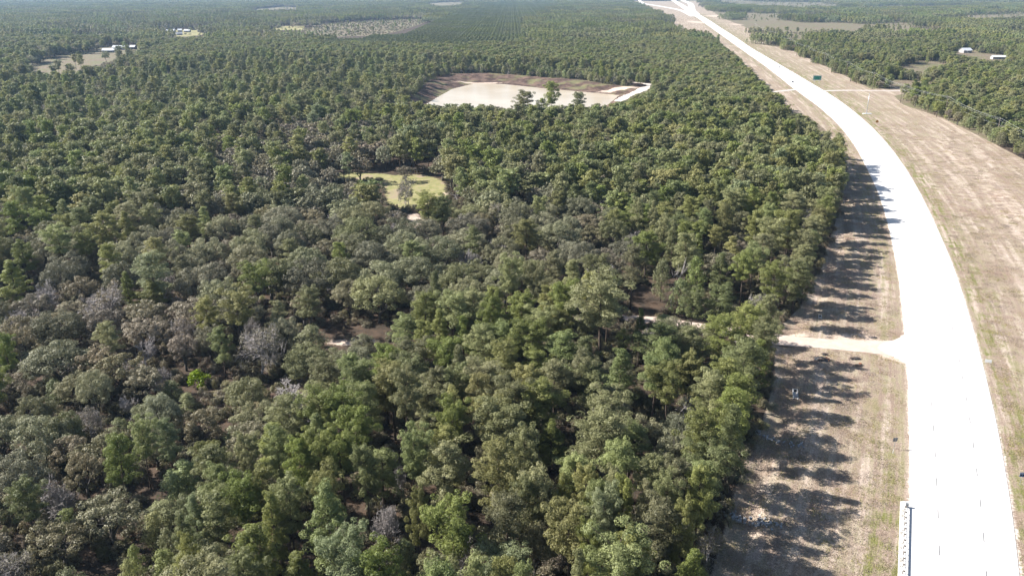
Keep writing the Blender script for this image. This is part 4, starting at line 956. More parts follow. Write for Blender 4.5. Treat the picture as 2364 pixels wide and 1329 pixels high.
MATCH = {"the lime-green bush": "lime-green bush", "the tall bare-trunked pine": "tallest broad pine", "the lone clearing tree": "lone thin-leaved", "the forked grey snag": "forked bare limbs", "the grey leafless oak dome": "oak dome", "the low grey twig thicket": "thicket", "the spreading fork-limbed oak": "dark forked limbs", "the pale half-bare oak": "pale trunk above", "the ash-grey verge oak": "ash-grey", "the vivid green round pine": "vivid green", "the bottom-edge olive oak": "olive oak at the bottom", "the silver tree by bright pines": "silver tree at the foot", "the dark-gap leafless tree": "dark gap between pines", "the silvery left-edge oak": "silvery oak", "the silver-grey leafless tree": "below the big oaks", "the golden bush among oaks": "golden-yellow", "the dark clearing-edge bush": "dense dark round bush", "the left-edge leafless tree": "left edge beside a thin", "the dense dark track pine": "dense dark green pine"}
LM = []
for ph, x, y in LANDMARK:
    key = MATCH.get(ph)
    if key:
        for t in trees[:N_HAND]:
            if key in t['lab']: LM.append((ph, t['x'], t['y']))
    elif x is not None: LM.append((ph, x, y))
def ordinal(n):
    w = ['', 'first', 'second', 'third', 'fourth', 'fifth', 'sixth', 'seventh', 'eighth', 'ninth', 'tenth', 'eleventh', 'twelfth']
    if n < len(w): return w[n]
    return f"{n}{'th' if 10 <= n % 100 <= 20 else {1: 'st', 2: 'nd', 3: 'rd'}.get(n % 10, 'th')}"
NOUN = dict(pine='pine', oak='oak', brown='brown oak', half='half-bare oak', grey='grey oak', bare='leafless tree', snag='dead snag', young='young pine', lime='bush', bush='bush')
LOOK = dict(pine='green', oak='olive-green', brown='russet-brown', half='tan', grey='ash-grey', bare='grey twiggy', snag='pale', young='bushy green', lime='bright', bush='dark')
NAME = dict(pine='pine_tree', oak='oak_tree', brown='brown_oak_tree', half='half_bare_oak_tree', grey='grey_oak_tree', bare='leafless_tree', snag='dead_snag', young='young_pine_tree', lime='lime_bush', bush='dark_bush')
GROUP = dict(pine='mature pines left of the highway', oak='olive oaks in the wood', brown='brown oaks in the wood', half='half-bare oaks in the wood', grey='ash-grey oaks in the wood', bare='leafless trees in the wood', snag='dead snags in the wood', young='young pines in the wood', lime='bright bushes in the wood', bush='dark bushes in the wood')
for kd in NAME:
    ids = [i for i in chosen if trees[i]['k'] == kd and not trees[i]['lab']]
    if not ids: continue
    allk = [i for i in chosen if trees[i]['k'] == kd]
    rank = {}
    for li, (ph, lx, ly) in enumerate(LM):
        for r_, i in enumerate(sorted(allk, key=lambda i: (trees[i]['x'] - lx) ** 2 + (trees[i]['y'] - ly) ** 2)):
            if i not in rank or r_ + 1 < rank[i][0]: rank[i] = (r_ + 1, li)
    for i in ids:
        t = trees[i]; n, li = rank[i]
        shape = 'slim' if t['w'] / t['h'] < (0.36 if kd == 'pine' else 0.6) else ('broad' if t['w'] / t['h'] > (0.46 if kd == 'pine' else 0.9) else 'rounded')
        t['lab'] = f"{shape} {LOOK[kd]} {NOUN[kd]}, {'nearest' if n == 1 else ordinal(n) + ' nearest'} {NOUN[kd]} to {LM[li][0]}"
MESH0 = {}
for kd, vs in K0.items():
    MESH0[kd] = []
    for i, (T, H0, W0, wm, lm) in enumerate(vs):
        tw = T.wood.mesh(kd + '_trunk', M[wm], True)
        cr = set_leaf_mesh(kd + '_crown', T, M[lm]) if T.lv else None
        MESH0[kd].append((tw, cr, H0, W0))
gold_mesh = set_leaf_mesh('golden_crown', K0['lime'][0][0], M['gold'])
for i in sorted(chosen):
    t = trees[i]; vs = MESH0[t['k']]
    tw, cr, H0, W0 = vs[int(rng.integers(len(vs)))]
    if 'tallest broad pine' in t['lab'] or t['k'] == 'pine' and 'silhouetted' in t['lab']: tw, cr, H0, W0 = vs[4]
    if t['k'] == 'lime' and 'golden' in t['lab']: cr = gold_mesh
    e = empty(NAME[t['k']], (t['x'], t['y'], 0), rng.uniform(0, 6.28), t['lab'], 'bush' if t['k'] in ('lime', 'bush') else 'tree', GROUP[t['k']], (t['w'] / W0, t['w'] / W0, t['h'] / H0))
    o = bpy.data.objects.new('trunk', tw); o.parent = e; COL.objects.link(o)
    if cr is not None:
        o = bpy.data.objects.new('crown', cr); o.parent = e; COL.objects.link(o)

# ------------------------------------------------------------------ woodland beyond counting: instanced on points
def instancer(name, label, meshes, P, rz, S, vi):
    kit_col = bpy.data.collections.new(name + '_kit')
    for i, m in enumerate(meshes):
        o = bpy.data.objects.new(f'{name}_kit_{i:03d}', m); kit_col.objects.link(o)
    me = bpy.data.meshes.new(name)
    P = np.asarray(P, np.float32)
    me.vertices.add(len(P)); me.vertices.foreach_set('co', P.ravel())
    a = me.attributes.new('vi', 'INT', 'POINT'); a.data.foreach_set('value', np.asarray(vi, np.int32))
    a = me.attributes.new('rot', 'FLOAT_VECTOR', 'POINT'); a.data.foreach_set('vector', np.stack([0 * rz, 0 * rz, rz], 1).astype(np.float32).ravel())
    a = me.attributes.new('scl', 'FLOAT_VECTOR', 'POINT'); a.data.foreach_set('vector', np.asarray(S, np.float32).ravel())
    o = bpy.data.objects.new(name, me); COL.objects.link(o)
    ng = bpy.data.node_groups.new(name + '_scatter', 'GeometryNodeTree')
    ng.interface.new_socket('Geometry', in_out='INPUT', socket_type='NodeSocketGeometry')
    ng.interface.new_socket('Geometry', in_out='OUTPUT', socket_type='NodeSocketGeometry')
    N = ng.nodes; gi = N.new('NodeGroupInput'); go = N.new('NodeGroupOutput')
    iop = N.new('GeometryNodeInstanceOnPoints'); ci = N.new('GeometryNodeCollectionInfo')
    ci.inputs['Collection'].default_value = kit_col
    ci.inputs['Separate Children'].default_value = True; ci.inputs['Reset Children'].default_value = True
    def na(nm, dt):
        n = N.new('GeometryNodeInputNamedAttribute'); n.data_type = dt; n.inputs['Name'].default_value = nm
        return next(s for s in n.outputs if s.enabled and s.name == 'Attribute')
    e2r = N.new('FunctionNodeEulerToRotation')
    ng.links.new(na('rot', 'FLOAT_VECTOR'), e2r.inputs[0])
    ng.links.new(gi.outputs[0], iop.inputs['Points']); ng.links.new(ci.outputs[0], iop.inputs['Instance'])
    iop.inputs['Pick Instance'].default_value = True
    ng.links.new(na('vi', 'INT'), iop.inputs['Instance Index'])
    ng.links.new(e2r.outputs[0], iop.inputs['Rotation']); ng.links.new(na('scl', 'FLOAT_VECTOR'), iop.inputs['Scale'])
    ng.links.new(iop.outputs[0], go.inputs[0])
    md = o.modifiers.new('scatter', 'NODES'); md.node_group = ng
    return tag(o, label, kind='stuff')

def flat_kit(K, kinds):
    meshes = []; index = {}
    for kd in kinds:
        index[kd] = []
        for (T, H0, W0, wm, lm) in K[kd]:
            index[kd].append((len(meshes), H0, W0))
            meshes.append(whole_mesh(kd + '_whole', [(T, 0, 1, (0, 0, 0, 1))], [M[wm], M[lm]]))
    return meshes, index
rest = [t for i, t in enumerate(trees) if i not in chosen]
kinds0 = [k for k in K0 if k not in ('snag', 'lime')]
meshes, index = flat_kit(K0, kinds0)
P, S, V = [], [], []
for t in rest:
    c = index[t['k'] if t['k'] in index else 'bush']; m, H0, W0 = c[int(rng.integers(len(c)))]
    P.append((t['x'], t['y'], 0)); S.append((t['w'] / W0, t['w'] / W0, t['h'] / H0)); V.append(m)
instancer('woodland', 'remaining trees of the nearer wood', meshes, P, rng.uniform(0, 6.28, len(P)), S, V)
meshes, index = flat_kit(K1, list(K1))
P, S, V = [], [], []
for i, kd in enumerate(mid['k']):
    c = index[kd]; m, H0, W0 = c[int(rng.integers(len(c)))]
    P.append((mid['x'][i], mid['y'][i], 0)); S.append((mid['w'][i] / W0, mid['w'][i] / W0, mid['h'][i] / H0)); V.append(m)
instancer('middle_woodland', 'woods around and beyond the pond', meshes, P, rng.uniform(0, 6.28, len(P)), S, V)
n_mid = len(P)
# understorey shrubs
gx = rng.uniform(-330, 330, 34000); gy = rng.uniform(70, 430, 34000)
ok = (np.abs(gx) < gy * 0.78 + 30) & ~blocked(gx, gy, 2.0)
gx, gy = gx[ok], gy[ok]
zi = zone_of(gx, gy); nm = np.array(ZN + ['far'])[zi]
pk = np.where(nm == 'pine', 1.0, np.where(nm == 'leftmix', 0.95, np.where(nm == 'oak', 0.8, 0.7)))
ok = rng.random(len(gx)) < pk; gx, gy = gx[ok], gy[ok]
# scrub inside the brown glade and along the tree line
ex = []
for n, cnt in (('brown_grass', 34), ('glade', 6), ('brown_glade', 5), ('clearcut', 2500), ('right_field_b', 120), ('right_field_c', 120)):
    x0, x1, y0, y1 = BB[n]
    ax, ay = rng.uniform(x0, x1, cnt), rng.uniform(y0, y1, cnt); m = pip(ax, ay, AREAS[n]); ex.append(np.stack([ax[m], ay[m]], 1))
vl = resample(AREAS['verge'][:16], 3.0)
ex.append(vl + rng.normal(0, 1.2, vl.shape) - np.array([1.5, 0]))
E_ = np.vstack(ex)
gx = np.concatenate([gx, E_[:, 0]]); gy = np.concatenate([gy, E_[:, 1]])
bm_, _ = flat_kit(K0, ['bush'])
s = rng.uniform(0.35, 0.95, len(gx)); s2 = rng.uniform(0.3, 0.85, len(gx))
instancer('undergrowth', 'shrubs and saplings under the trees', bm_, np.stack([gx, gy, 0 * gx], 1), rng.uniform(0, 6.28, len(gx)), np.stack([s, s, s2], 1), rng.integers(0, len(bm_), len(gx)))
# tussocky dry grass on the verges and clearings
def grass_patch(seed, n, hgt):
    r = np.random.default_rng(seed); T = Tree()
    c = r.uniform(-1.6, 1.6, (n, 3)); c[:, 2] = 0.0
    clump = r.uniform(-1.6, 1.6, (9, 2)); k = r.random(n) < 0.6
    c[k, :2] = clump[r.integers(0, 9, k.sum())] + r.normal(0, 0.28, (k.sum(), 2))
    sz = hgt * r.uniform(0.6, 1.5, n); c[:, 2] = sz * 0.32
    nrm = r.normal(size=(n, 3)) * np.array([1, 1, 0.9]) + np.array([0, 0, 0.5]); al = np.tile([0, 0, 1.0], (n, 1)) + r.normal(0, 0.45, (n, 3))
    T.leaf((cards(c, nrm, sz * 1.3, 0.7, r, al), r.random(n)))
    return T
GM = []
for i, (mt, hg) in enumerate((('straw', 0.10), ('straw', 0.13), ('turf', 0.10), ('turf', 0.12))):
    GM.append(set_leaf_mesh('grass_patch', grass_patch(1500 + i, 170, hg), M[mt]))
gx = rng.uniform(20, 330, 60000); gy = 95 * np.exp(rng.random(60000) * math.log(620 / 95))
ok = pip(gx, gy, AREAS['verge']) & ((gx < road_l(gy) - 2.2) | (gx > road_r(gy) + 2.4)) & (gx < gy * 0.72 + 20) & (dist_poly(gx, gy, TRACK, False) > 5.0)
gx, gy = gx[ok], gy[ok]
dl_ = np.where(gx < road_l(gy), road_l(gy) - gx, gx - road_r(gy))
den = 0.5 + 0.5 * np.sin(gx * 0.23 + 1.9 * np.sin(gy * 0.11)) * np.sin(gy * 0.19 + gx * 0.07)
keep = rng.random(len(gx)) < np.clip(0.25 + 0.6 * den, 0, 1) * 0.62
gx, gy, dl_ = gx[keep], gy[keep], dl_[keep]
gre = rng.random(len(gx)) < np.where(dl_ < 9, 0.55, 0.22)
sg = rng.uniform(0.7, 1.2, len(gx))
instancer('verge_grass', 'dry tussock grass on the mown verges', GM, np.stack([gx, gy, np.full(len(gx), -0.01)], 1), rng.uniform(0, 6.28, len(gx)), np.stack([sg, sg, sg * rng.uniform(0.7, 1.3, len(gx))], 1), np.where(gre, rng.integers(2, 4, len(gx)), rng.integers(0, 2, len(gx))))
print('grass', len(gx))
# far woods: patches of small trees
def patch(seed, mixk, n, half, rows=False):
    r = np.random.default_rng(seed)
    K2 = PK; mats = [M['bark'], M['pine'], M['oak'], M['brown'], M['young'], M['planted']]
    mi_ = dict(pine=1, oak=2, brown=3, young=4); Ts = []
    if rows:
        for a in np.arange(-half, half, 7.6):
            for b in np.arange(-half, half, 6.0):
                Ts.append((K2['pine'][int(r.integers(3))], 0, 5, (a + r.normal(0, 0.4), b + r.normal(0, 0.9), r.random() * 6.28, r.uniform(0.60, 0.72))))
    else:
        kk = list(mixk)
        for j in range(n):
            kd = r.choice(kk, p=list(mixk.values())); s = dict(pine=0.85, oak=0.9, brown=0.9, young=1.0)[kd] * r.uniform(0.75, 1.1)
            Ts.append((K2[kd][int(r.integers(3))], 0, mi_[kd], (r.uniform(-half, half), r.uniform(-half, half), r.random() * 6.28, s)))
    return whole_mesh('far_patch', Ts, mats)
PK = dict(pine=[make_pine(1100 + i, 2, 20, 4.3, 0.42) for i in range(3)], oak=[make_oak(1200 + i, 2) for i in range(3)], brown=[make_oak(1300 + i, 2, 13, 5.5) for i in range(3)], young=[make_young(1400 + i, 2) for i in range(3)])
mesh_far = [patch(i, dict(pine=0.62, oak=0.2, brown=0.18), 62, 30) for i in range(3)] + [patch(10 + i, dict(pine=0.3, oak=0.32, brown=0.38), 54, 30) for i in range(3)] + [patch(20 + i, dict(pine=0.42, young=0.48, brown=0.10), 80, 30) for i in range(2)] + [patch(30 + i, {}, 0, 30, True) for i in range(2)]
ga = 60.0
gx, gy = np.meshgrid(np.arange(-6600, 6600, ga), np.arange(1530, 8600, ga))
gx, gy = gx.ravel(), gy.ravel()
ok = np.abs(gx) < gy * 0.74 + 60
gx, gy = gx[ok], gy[ok]
cx = gx.copy(); cyy = gy.copy()
zi = zone_of(gx, gy); nm = np.array(ZN + ['far'])[zi]
plant = nm == 'plantation'
gx = np.where(plant, gx, gx + rng.uniform(-8, 8, len(gx))); gy = np.where(plant, gy, gy + rng.uniform(-8, 8, len(gy)))
ok = ~blocked(gx, gy)
gx, gy, nm, plant = gx[ok], gy[ok], nm[ok], plant[ok]
right = (nm == 'far') & (gx > np.interp(gy, [1500, 3200, 8600], [470, 740, 1650]))
lowf = np.sin(gx * 0.0041 + 1.7 * np.sin(gy * 0.0023)) * np.sin(gy * 0.0031 + 1.1) + rng.normal(0, 0.25, len(gx))
vi = np.where(plant, rng.integers(8, 10, len(gx)), np.where(right | (nm == 'cutover'), rng.integers(6, 8, len(gx)), np.where(nm == 'pinebelt', rng.integers(0, 3, len(gx)), np.where(lowf > 0.05, rng.integers(3, 6, len(gx)), rng.integers(0, 3, len(gx))))))
keep = ~(right & (lowf > 0.22)) & ~open_view(gx, gy, 15.0)
gx, gy, vi, plant = gx[keep], gy[keep], vi[keep], plant[keep]
rz = np.where(plant, -0.06, rng.uniform(0, 6.28, len(gx)))
sc = np.where(plant, 1.0, rng.uniform(0.92, 1.15, len(gx)))
instancer('far_woodland', 'distant forest reaching to the horizon', mesh_far, np.stack([gx, gy, 0 * gx], 1), rz, np.stack([sc, sc, sc], 1), vi)
print('trees near', len(trees), 'chosen', len(chosen), 'mid', n_mid, 'far patches', len(gx))

# ------------------------------------------------------------------ guard rail on the apron
def road_dir(y, col=1):
    a, b = float(ext(np.array([y - 4.0]), col)[0]), float(ext(np.array([y + 4.0]), col)[0])
    return math.atan2(8.0, b - a)
def guard_rail():
    p0 = np.array(PROPS['rail0']); p1 = np.array(PROPS['rail1'])
    d = (p1 - p0) / np.linalg.norm(p1 - p0); L = 46.0
    nrm = np.array([-d[1], d[0]])
    if nrm[0] < 0: nrm = -nrm           # towards the road
    root = empty('guard_rail', (p0[0], p0[1], 0.094), 0, 'steel guard rail with timber posts on the white concrete apron', 'guard rail')
    mb = MB()
    prof = [(0.00, 0.45), (0.07, 0.50), (0.07, 0.56), (0.00, 0.61), (0.00, 0.65), (0.07, 0.70), (0.07, 0.76), (0.00, 0.81)]
    V = []; Fq = []
    n = len(prof)
    for s in (0.0, L):
        for a, z in prof:
            V.append((d[0] * s + nrm[0] * (0.22 + a), d[1] * s + nrm[1] * (0.22 + a), z))
        for a, z in prof:
            V.append((d[0] * s + nrm[0] * (0.20 + a), d[1] * s + nrm[1] * (0.20 + a), z))
    for i in range(n - 1):
        Fq += [(i, i + 1, 2 * n + i + 1, 2 * n + i), (n + i + 1, n + i, 3 * n + i, 3 * n + i + 1)]
    Fq += [(0, 2 * n, 3 * n, n), (n - 1, 2 * n - 1, 4 * n - 1, 3 * n - 1)]
    mb.add(V, Fq); mb.build('rail_beam', M['steel'], root)
    # flared end terminal
    mb = MB(); mb.box((-d[0] * 0.25 + nrm[0] * 0.24, -d[1] * 0.25 + nrm[1] * 0.24, 0.60), (0.5, 0.55, 0.75), math.atan2(d[1], d[0]))
    mb.build('end_terminal', M['sign_back'], root)
    mb = MB(); mb.tube([(d[0] * 0.2, d[1] * 0.2, 0.55), (-d[0] * 2.2, -d[1] * 2.2, 0.05)], [0.05, 0.05], 6); mb.build('anchor_strut', M['steel'], root)
    post = MB(); post.box((0, 0, 0.38), (0.14, 0.11, 0.86)); pm = post.mesh('rail_post', M['wood'])
    blk = MB(); blk.box((0, 0, 0.62), (0.20, 0.11, 0.30)); bm2 = blk.mesh('block', M['wood'])
    for k in range(24):
        s = 0.6 + k * 1.905
        o = bpy.data.objects.new('post', pm); o.parent = root; o.location = (d[0] * s - nrm[0] * 0.1, d[1] * s - nrm[1] * 0.1, 0); o.rotation_euler.z = math.atan2(nrm[1], nrm[0]); COL.objects.link(o)
        q = bpy.data.objects.new('spacer_block', bm2); q.parent = o; q.location = (0.205, 0, 0); COL.objects.link(q)
    # dead weeds rooted along the back of the rail
    r = np.random.default_rng(5); C = []
    for k in range(150):
        s = 1 + r.random() * 34
        C.append((p0[0] + d[0] * s - nrm[0] * (0.25 + r.random() * 0.5), p0[1] + d[1] * s - nrm[1] * (0.25 + r.random() * 0.5), 0.14 + 0.1 * r.random()))
    T = Tree(); T.leaf(tufts(np.array(C), r.uniform(0.15, 0.35, 150), 10, 0.16, r, aspect=0.3, jit=1.2))
    o = bpy.data.objects.new('weeds', set_leaf_mesh('weeds', T, M['brown'])); COL.objects.link(o)
    tag(o, 'dead weeds growing behind the guard rail posts', kind='stuff')
guard_rail()

# ------------------------------------------------------------------ signs
def sign(name, xy, rz, w, h, zc, face, label, posts=1, border=None, diamond=False, extra=None, post_r=0.05, back=None):
    root = empty(name, (xy[0], xy[1], 0.0), rz, label, 'sign')
    for k in range(posts):
        px = 0 if posts == 1 else (k - (posts - 1) / 2) * w * 0.6
        mb = MB(); mb.tube([(px, 0, -0.4), (px, 0, zc + h * 0.45)], [post_r, post_r], 8); mb.build('post', M['steel'], root)
    mb = MB()
    if diamond:
        a = w / math.sqrt(2) 
        V = [(-a, -0.09, zc), (0, -0.09, zc - a), (a, -0.09, zc), (0, -0.09, zc + a)]
        V2 = [(x, -0.06, z) for x, _, z in V]
        mb.add(V + V2, [(0, 1, 2, 3), (7, 6, 5, 4), (0, 4, 5, 1), (1, 5, 6, 2), (2, 6, 7, 3), (3, 7, 4, 0)])
    else:
        mb.box((0, -0.075, zc), (w, 0.03, h))
    p = mb.build('sign_panel', face, root)
    if border:
        b = 0.10 * min(w, h) * border
        for (cx, cz, sx, sz) in ((0, zc + h / 2 - b, w - b, b), (0, zc - h / 2 + b, w - b, b), (-w / 2 + b, zc, b, h - 3 * b), (w / 2 - b, zc, b, h - 3 * b)):
            m2 = MB(); m2.box((cx, -0.094, cz), (sx, 0.006, sz)); m2.build('border', M['white'], p)
    if extra: extra(root, p, zc)
    return root
sign('guide_sign', PROPS['green'], -0.15, 9.0, 5.2, 6.0, M['green_sign'], 'large green highway sign on two posts beyond the curve', 2, 0.7, post_r=0.14)
sign('warning_sign', PROPS['orange'], -0.2, 1.9, 1.9, 2.2, M['orange_sign'], 'orange diamond warning sign on the far verge', 1, None, True)
def route_marks(root, panel, zc):
    for x in (-0.27, 0.27):
        m = MB(); m.box((x, -0.094, zc - 0.12), (0.34, 0.006, 0.36)); s_ = m.build('route_plate', M['black'], panel)
    m = MB(); m.box((0, -0.094, zc + 0.28), (0.9, 0.006, 0.10)); m.build('plate_strip', M['white'], panel)
sign('route_sign', PROPS['blue'], -0.1, 1.15, 1.05, 2.6, M['blue_sign'], 'blue sign with two dark plates on a leaning post', 1, None, False, route_marks, 0.04)
sign('road_sign', PROPS['grey'], 3.30, 1.15, 1.0, 2.5, M['sign_back'], 'grey-backed road sign beside the highway, above the guard rail', 1, post_r=0.04)
sign('white_sign', PROPS['white'], -0.35, 1.7, 0.9, 1.0, M['white'], 'low white rectangular board at the right road edge', 2, post_r=0.05)
def delineator(xy, label):
    root = empty('delineator_post', (xy[0], xy[1], 0), 0, label, 'marker')
    m = MB(); m.box((0, 0, 0.5), (0.12, 0.06, 1.2)); m.build('post', M['white'], root)
    m = MB(); m.box((0, -0.04, 0.98), (0.1, 0.012, 0.14)); m.build('reflector', M['orange_sign'], root)
delineator((PROPS['grey'][0] - 1.0, PROPS['grey'][1] - 1.8), 'short white marker post beside the grey-backed road sign')

def street_lamp():
    x, y = PROPS['lamp']
    root = empty('lamp_post', (x, y, 0), 0, 'tall pale steel mast on a white concrete pad on the right verge', 'lamp post')
    m = MB(); m.box((0.8, 0, 0.12), (7.2, 2.6, 0.5), 0.0, taper=0.96); m.build('concrete_pad', M['white'], root)
    m = MB(); m.tube([(0, 0, 0.3), (0, 0, 8), (0, 0, 16.6)], [0.30, 0.24, 0.17], 10); m.build('mast', M['steel'], root, True)
    m = MB(); m.box((0, 0, 16.75), (0.8, 0.45, 0.25)); m.build('lamp_head', M['steel'], root)
street_lamp()

# ------------------------------------------------------------------ power line
def power_line():
    pts = [np.array(p) for p in PROPS['POLES']]
    Hp = 16.5
    pole = MB(); pole.tube([(0, 0, -0.5), (0, 0, 6), (0, 0, Hp)], [0.26, 0.22, 0.17], 8); pm = pole.mesh('pole', M['polewood'], True)
    arm = MB(); arm.box((0, 0, Hp - 0.9), (3.4, 0.14, 0.16)); am = arm.mesh('crossarm', M['polewood'])
    br = MB()
    for s in (-1, 1): br.tube([(0, 0.10, Hp - 1.9), (s * 1.1, 0.10, Hp - 0.98)], [0.035, 0.035], 4)
    brm = br.mesh('brace', M['steel'])
    ins = MB(); ins.tube([(0, 0, 0), (0, 0, 0.12), (0, 0, 0.3)], [0.05, 0.10, 0.05], 7); im = ins.mesh('insulator', M['cconc'])
    names = ['out of frame', 'first wooden power pole from the right edge, nearest the camera', 'second wooden power pole counted from the right edge', 'third wooden power pole, just before the gravel side road', 'fourth wooden power pole, just beyond the gravel side road', 'fifth wooden power pole along the right treeline', 'sixth wooden power pole along the right treeline', 'seventh wooden power pole along the right treeline', 'eighth wooden power pole along the right treeline', 'ninth wooden power pole along the right treeline', 'tenth wooden power pole along the right treeline', 'eleventh and farthest wooden power pole']
    att = []
    for i, p in enumerate(pts):
        a = pts[max(0, i - 1)]; b = pts[min(len(pts) - 1, i + 1)]
        d = (b - a) / np.linalg.norm(b - a); rz = math.atan2(d[1], d[0]) - math.pi / 2
        if i:          # the first stands outside the frame: only its wires are in view
            e = empty('power_pole', (p[0], p[1], 0), rz, names[i], 'power pole', 'power poles along the right treeline')
            for nm, me in (('pole', pm), ('crossarm', am), ('brace', brm)):
                o = bpy.data.objects.new(nm, me); o.parent = e; COL.objects.link(o)
        c, s = math.cos(rz), math.sin(rz); row = []
        for x, z in ((-1.55, Hp - 0.82), (0.0, Hp - 0.02), (1.55, Hp - 0.82), (0.0, Hp - 4.2)):
            if z > Hp - 3 and i:
                o = bpy.data.objects.new('insulator', im); o.parent = e; o.location = (x, 0, z); COL.objects.link(o)
            row.append(np.array([p[0] + c * x, p[1] + s * x, z + (0.3 if z > Hp - 3 else 0)]))
        att.append(row)
    lab = ['power line wire on the roadward end of the crossarms', 'power line wire along the pole tops', 'power line wire on the woodward end of the crossarms', 'lower power line wire below the crossarms']
    for k in range(4):
        P_ = []; 
        for i in range(len(att) - 1):
            a, b = att[i][k], att[i + 1][k]
            t = np.linspace(0, 1, 9)[:, None]; q = a + (b - a) * t; L = np.linalg.norm(b - a)
            q[:, 2] -= 4 * (0.016 * L) * (t * (1 - t))[:, 0]
            P_.append(q[:-1] if i < len(att) - 2 else q)
        m = MB(); m.tube(np.vstack(P_), 0.032, 4)
        o = m.build('power_line_wire', M['wire']); tag(o, lab[k], 'wire', 'wires of the power line')
power_line()

# ------------------------------------------------------------------ cars
def car(xy, rz, paint, label, kind='sedan', z=0.15):
    root = empty('car', (xy[0], xy[1], z), rz, label, 'car', 'vehicles on the highway')
    L, W = (4.7, 1.85) if kind == 'sedan' else (5.3, 2.0)
    hb = 0.95 if kind == 'sedan' else 1.15; hr = 1.45 if kind == 'sedan' else 1.95
    def loft(secs, mat, name, parent):
        V = []; Fq = []; n = 6
        for (y, w, z0, z1) in secs:
            V += [(-w / 2, y, z0), (-w / 2 * 1.0, y, z0 + (z1 - z0) * 0.6), (-w / 2 * 0.9, y, z1), (w / 2 * 0.9, y, z1), (w / 2, y, z0 + (z1 - z0) * 0.6), (w / 2, y, z0)]
        for i in range(len(secs) - 1):
            for k in range(n):
                Fq.append((i * n + k, i * n + (k + 1) % n, (i + 1) * n + (k + 1) % n, (i + 1) * n + k))
        Fq += [tuple(range(n))[::-1], tuple(range((len(secs) - 1) * n, len(secs) * n))]
        m = MB(); m.add(V, Fq)
        return m.build(name, mat, parent)
    loft([(-L / 2, W * 0.86, 0.35, hb * 0.80), (-L / 2 + 0.25, W, 0.25, hb * 0.95), (-0.6, W, 0.22, hb), (1.0, W, 0.22, hb * 0.98), (L / 2 - 0.3, W * 0.96, 0.25, hb * 0.78), (L / 2, W * 0.84, 0.35, hb * 0.65)], M[paint], 'body', root)
    c0, c1 = (-L / 2 + (0.7 if kind == 'sedan' else 0.15), 1.15)
    loft([(c0, W * 0.86, hb - 0.05, hb), (c0 + 0.55, W * 0.84, hb - 0.05, hr - 0.06), (0.3, W * 0.84, hb - 0.05, hr - 0.04), (c1, W * 0.86, hb - 0.05, hb)], M['carglass'], 'window_glass', root)
    loft([(c0 + 0.45, W * 0.80, hr - 0.08, hr - 0.02), (-0.1, W * 0.80, hr - 0.05, hr), (0.42, W * 0.78, hr - 0.08, hr - 0.02)], M[paint], 'roof', root)
    wm = MB(); wm.tube([(-0.11, 0, 0), (0.11, 0, 0)], [0.33, 0.33], 14); tm = wm.mesh('tyre', M['rubber'])
    hm = MB(); hm.tube([(-0.12, 0, 0), (0.12, 0, 0)], [0.19, 0.19], 10); hmm = hm.mesh('rim', M['steel'])
    for sx in (-1, 1):
        for sy in (-1, 1):
            o = bpy.data.objects.new('wheel', tm); o.parent = root; o.location = (sx * (W / 2 - 0.1), sy * L * 0.30, 0.33); COL.objects.link(o)
            q = bpy.data.objects.new('rim', hmm); q.parent = o; COL.objects.link(q)
        m = MB(); m.box((sx * W * 0.34, L / 2 - 0.08, hb * 0.66), (0.36, 0.1, 0.14)); m.build('headlight', M['white'], root)
        m = MB(); m.box((sx * W * 0.36, -L / 2 + 0.04, hb * 0.72), (0.3, 0.1, 0.16)); m.build('tail_light', M['lamp_red'], root)
def rdz(y, col): return road_dir(y, col) - math.pi / 2
car(PROPS['car1'], rdz(PROPS['car1'][1], 2), 'carwhite', 'white van casting a shadow on the highway, right lane', 'van')
car(PROPS['car2'], rdz(PROPS['car2'][1], 1) + math.pi, 'cardark', 'dark car on the highway just above the side-road crossing')
car(PROPS['car3'], rdz(PROPS['car3'][1], 1) + math.pi, 'carred', 'small silver car far along the straight highway')
car((RAMPM[1][0] - 6, RAMPM[1][1]), -0.2, 'carwhite', 'tiny white car at the distant junction, front one')
car((RAMPM[1][0] + 5, RAMPM[1][1] - 120), -0.2, 'cardark', 'tiny dark car at the distant junction, rear one')

# ------------------------------------------------------------------ culverts, rubble, brush piles
def culvert(name, xy, rz, L, W, label):
    root = empty(name, (xy[0], xy[1], 0.0), rz, label, 'culvert')
    for s in (-1, 1):
        m = MB(); y0, y1 = -L / 2, L / 2
        x0, x1 = s * W / 2, s * (W / 2 + 0.18)
        xa, xb = min(x0, x1), max(x0, x1)
        V = [(xa, y0, -0.6), (xb, y0, -0.6), (xb, y1, -0.6), (xa, y1, -0.6), (xa, y0, 0.05), (xb, y0, 0.05), (xb, y1, 0.75), (xa, y1, 0.75)]
        m.add(V, [(0, 3, 2, 1), (4, 5, 6, 7), (0, 1, 5, 4), (1, 2, 6, 5), (2, 3, 7, 6), (3, 0, 4, 7)]); m.build('side_wall', M['cconc'], root)
    m = MB(); m.box((0, 0.1, -0.02), (W - 0.01, L - 0.4, 0.12), rx=0.03); m.build('floor_slab', M['cconc'], root)
    m = MB(); m.box((0, L / 2 + 0.10, 0.15), (W + 0.36, 0.196, 1.3)); m.build('headwall', M['cconc'], root)
    m = MB(); m.tube([(0, L / 2 - 0.02, 0.33), (0, L / 2 - 0.06, 0.33)], [0.34, 0.34], 16); m.build('pipe_mouth', M['black'], root)
culvert('culvert', PROPS['culv'], -0.28, 4.0, 0.95, 'pale concrete culvert trough lying in the tree shadow')
culvert('culvert', PROPS['culv2'], -0.3, 1.3, 0.6, 'small concrete culvert end in shadow above the driveway')
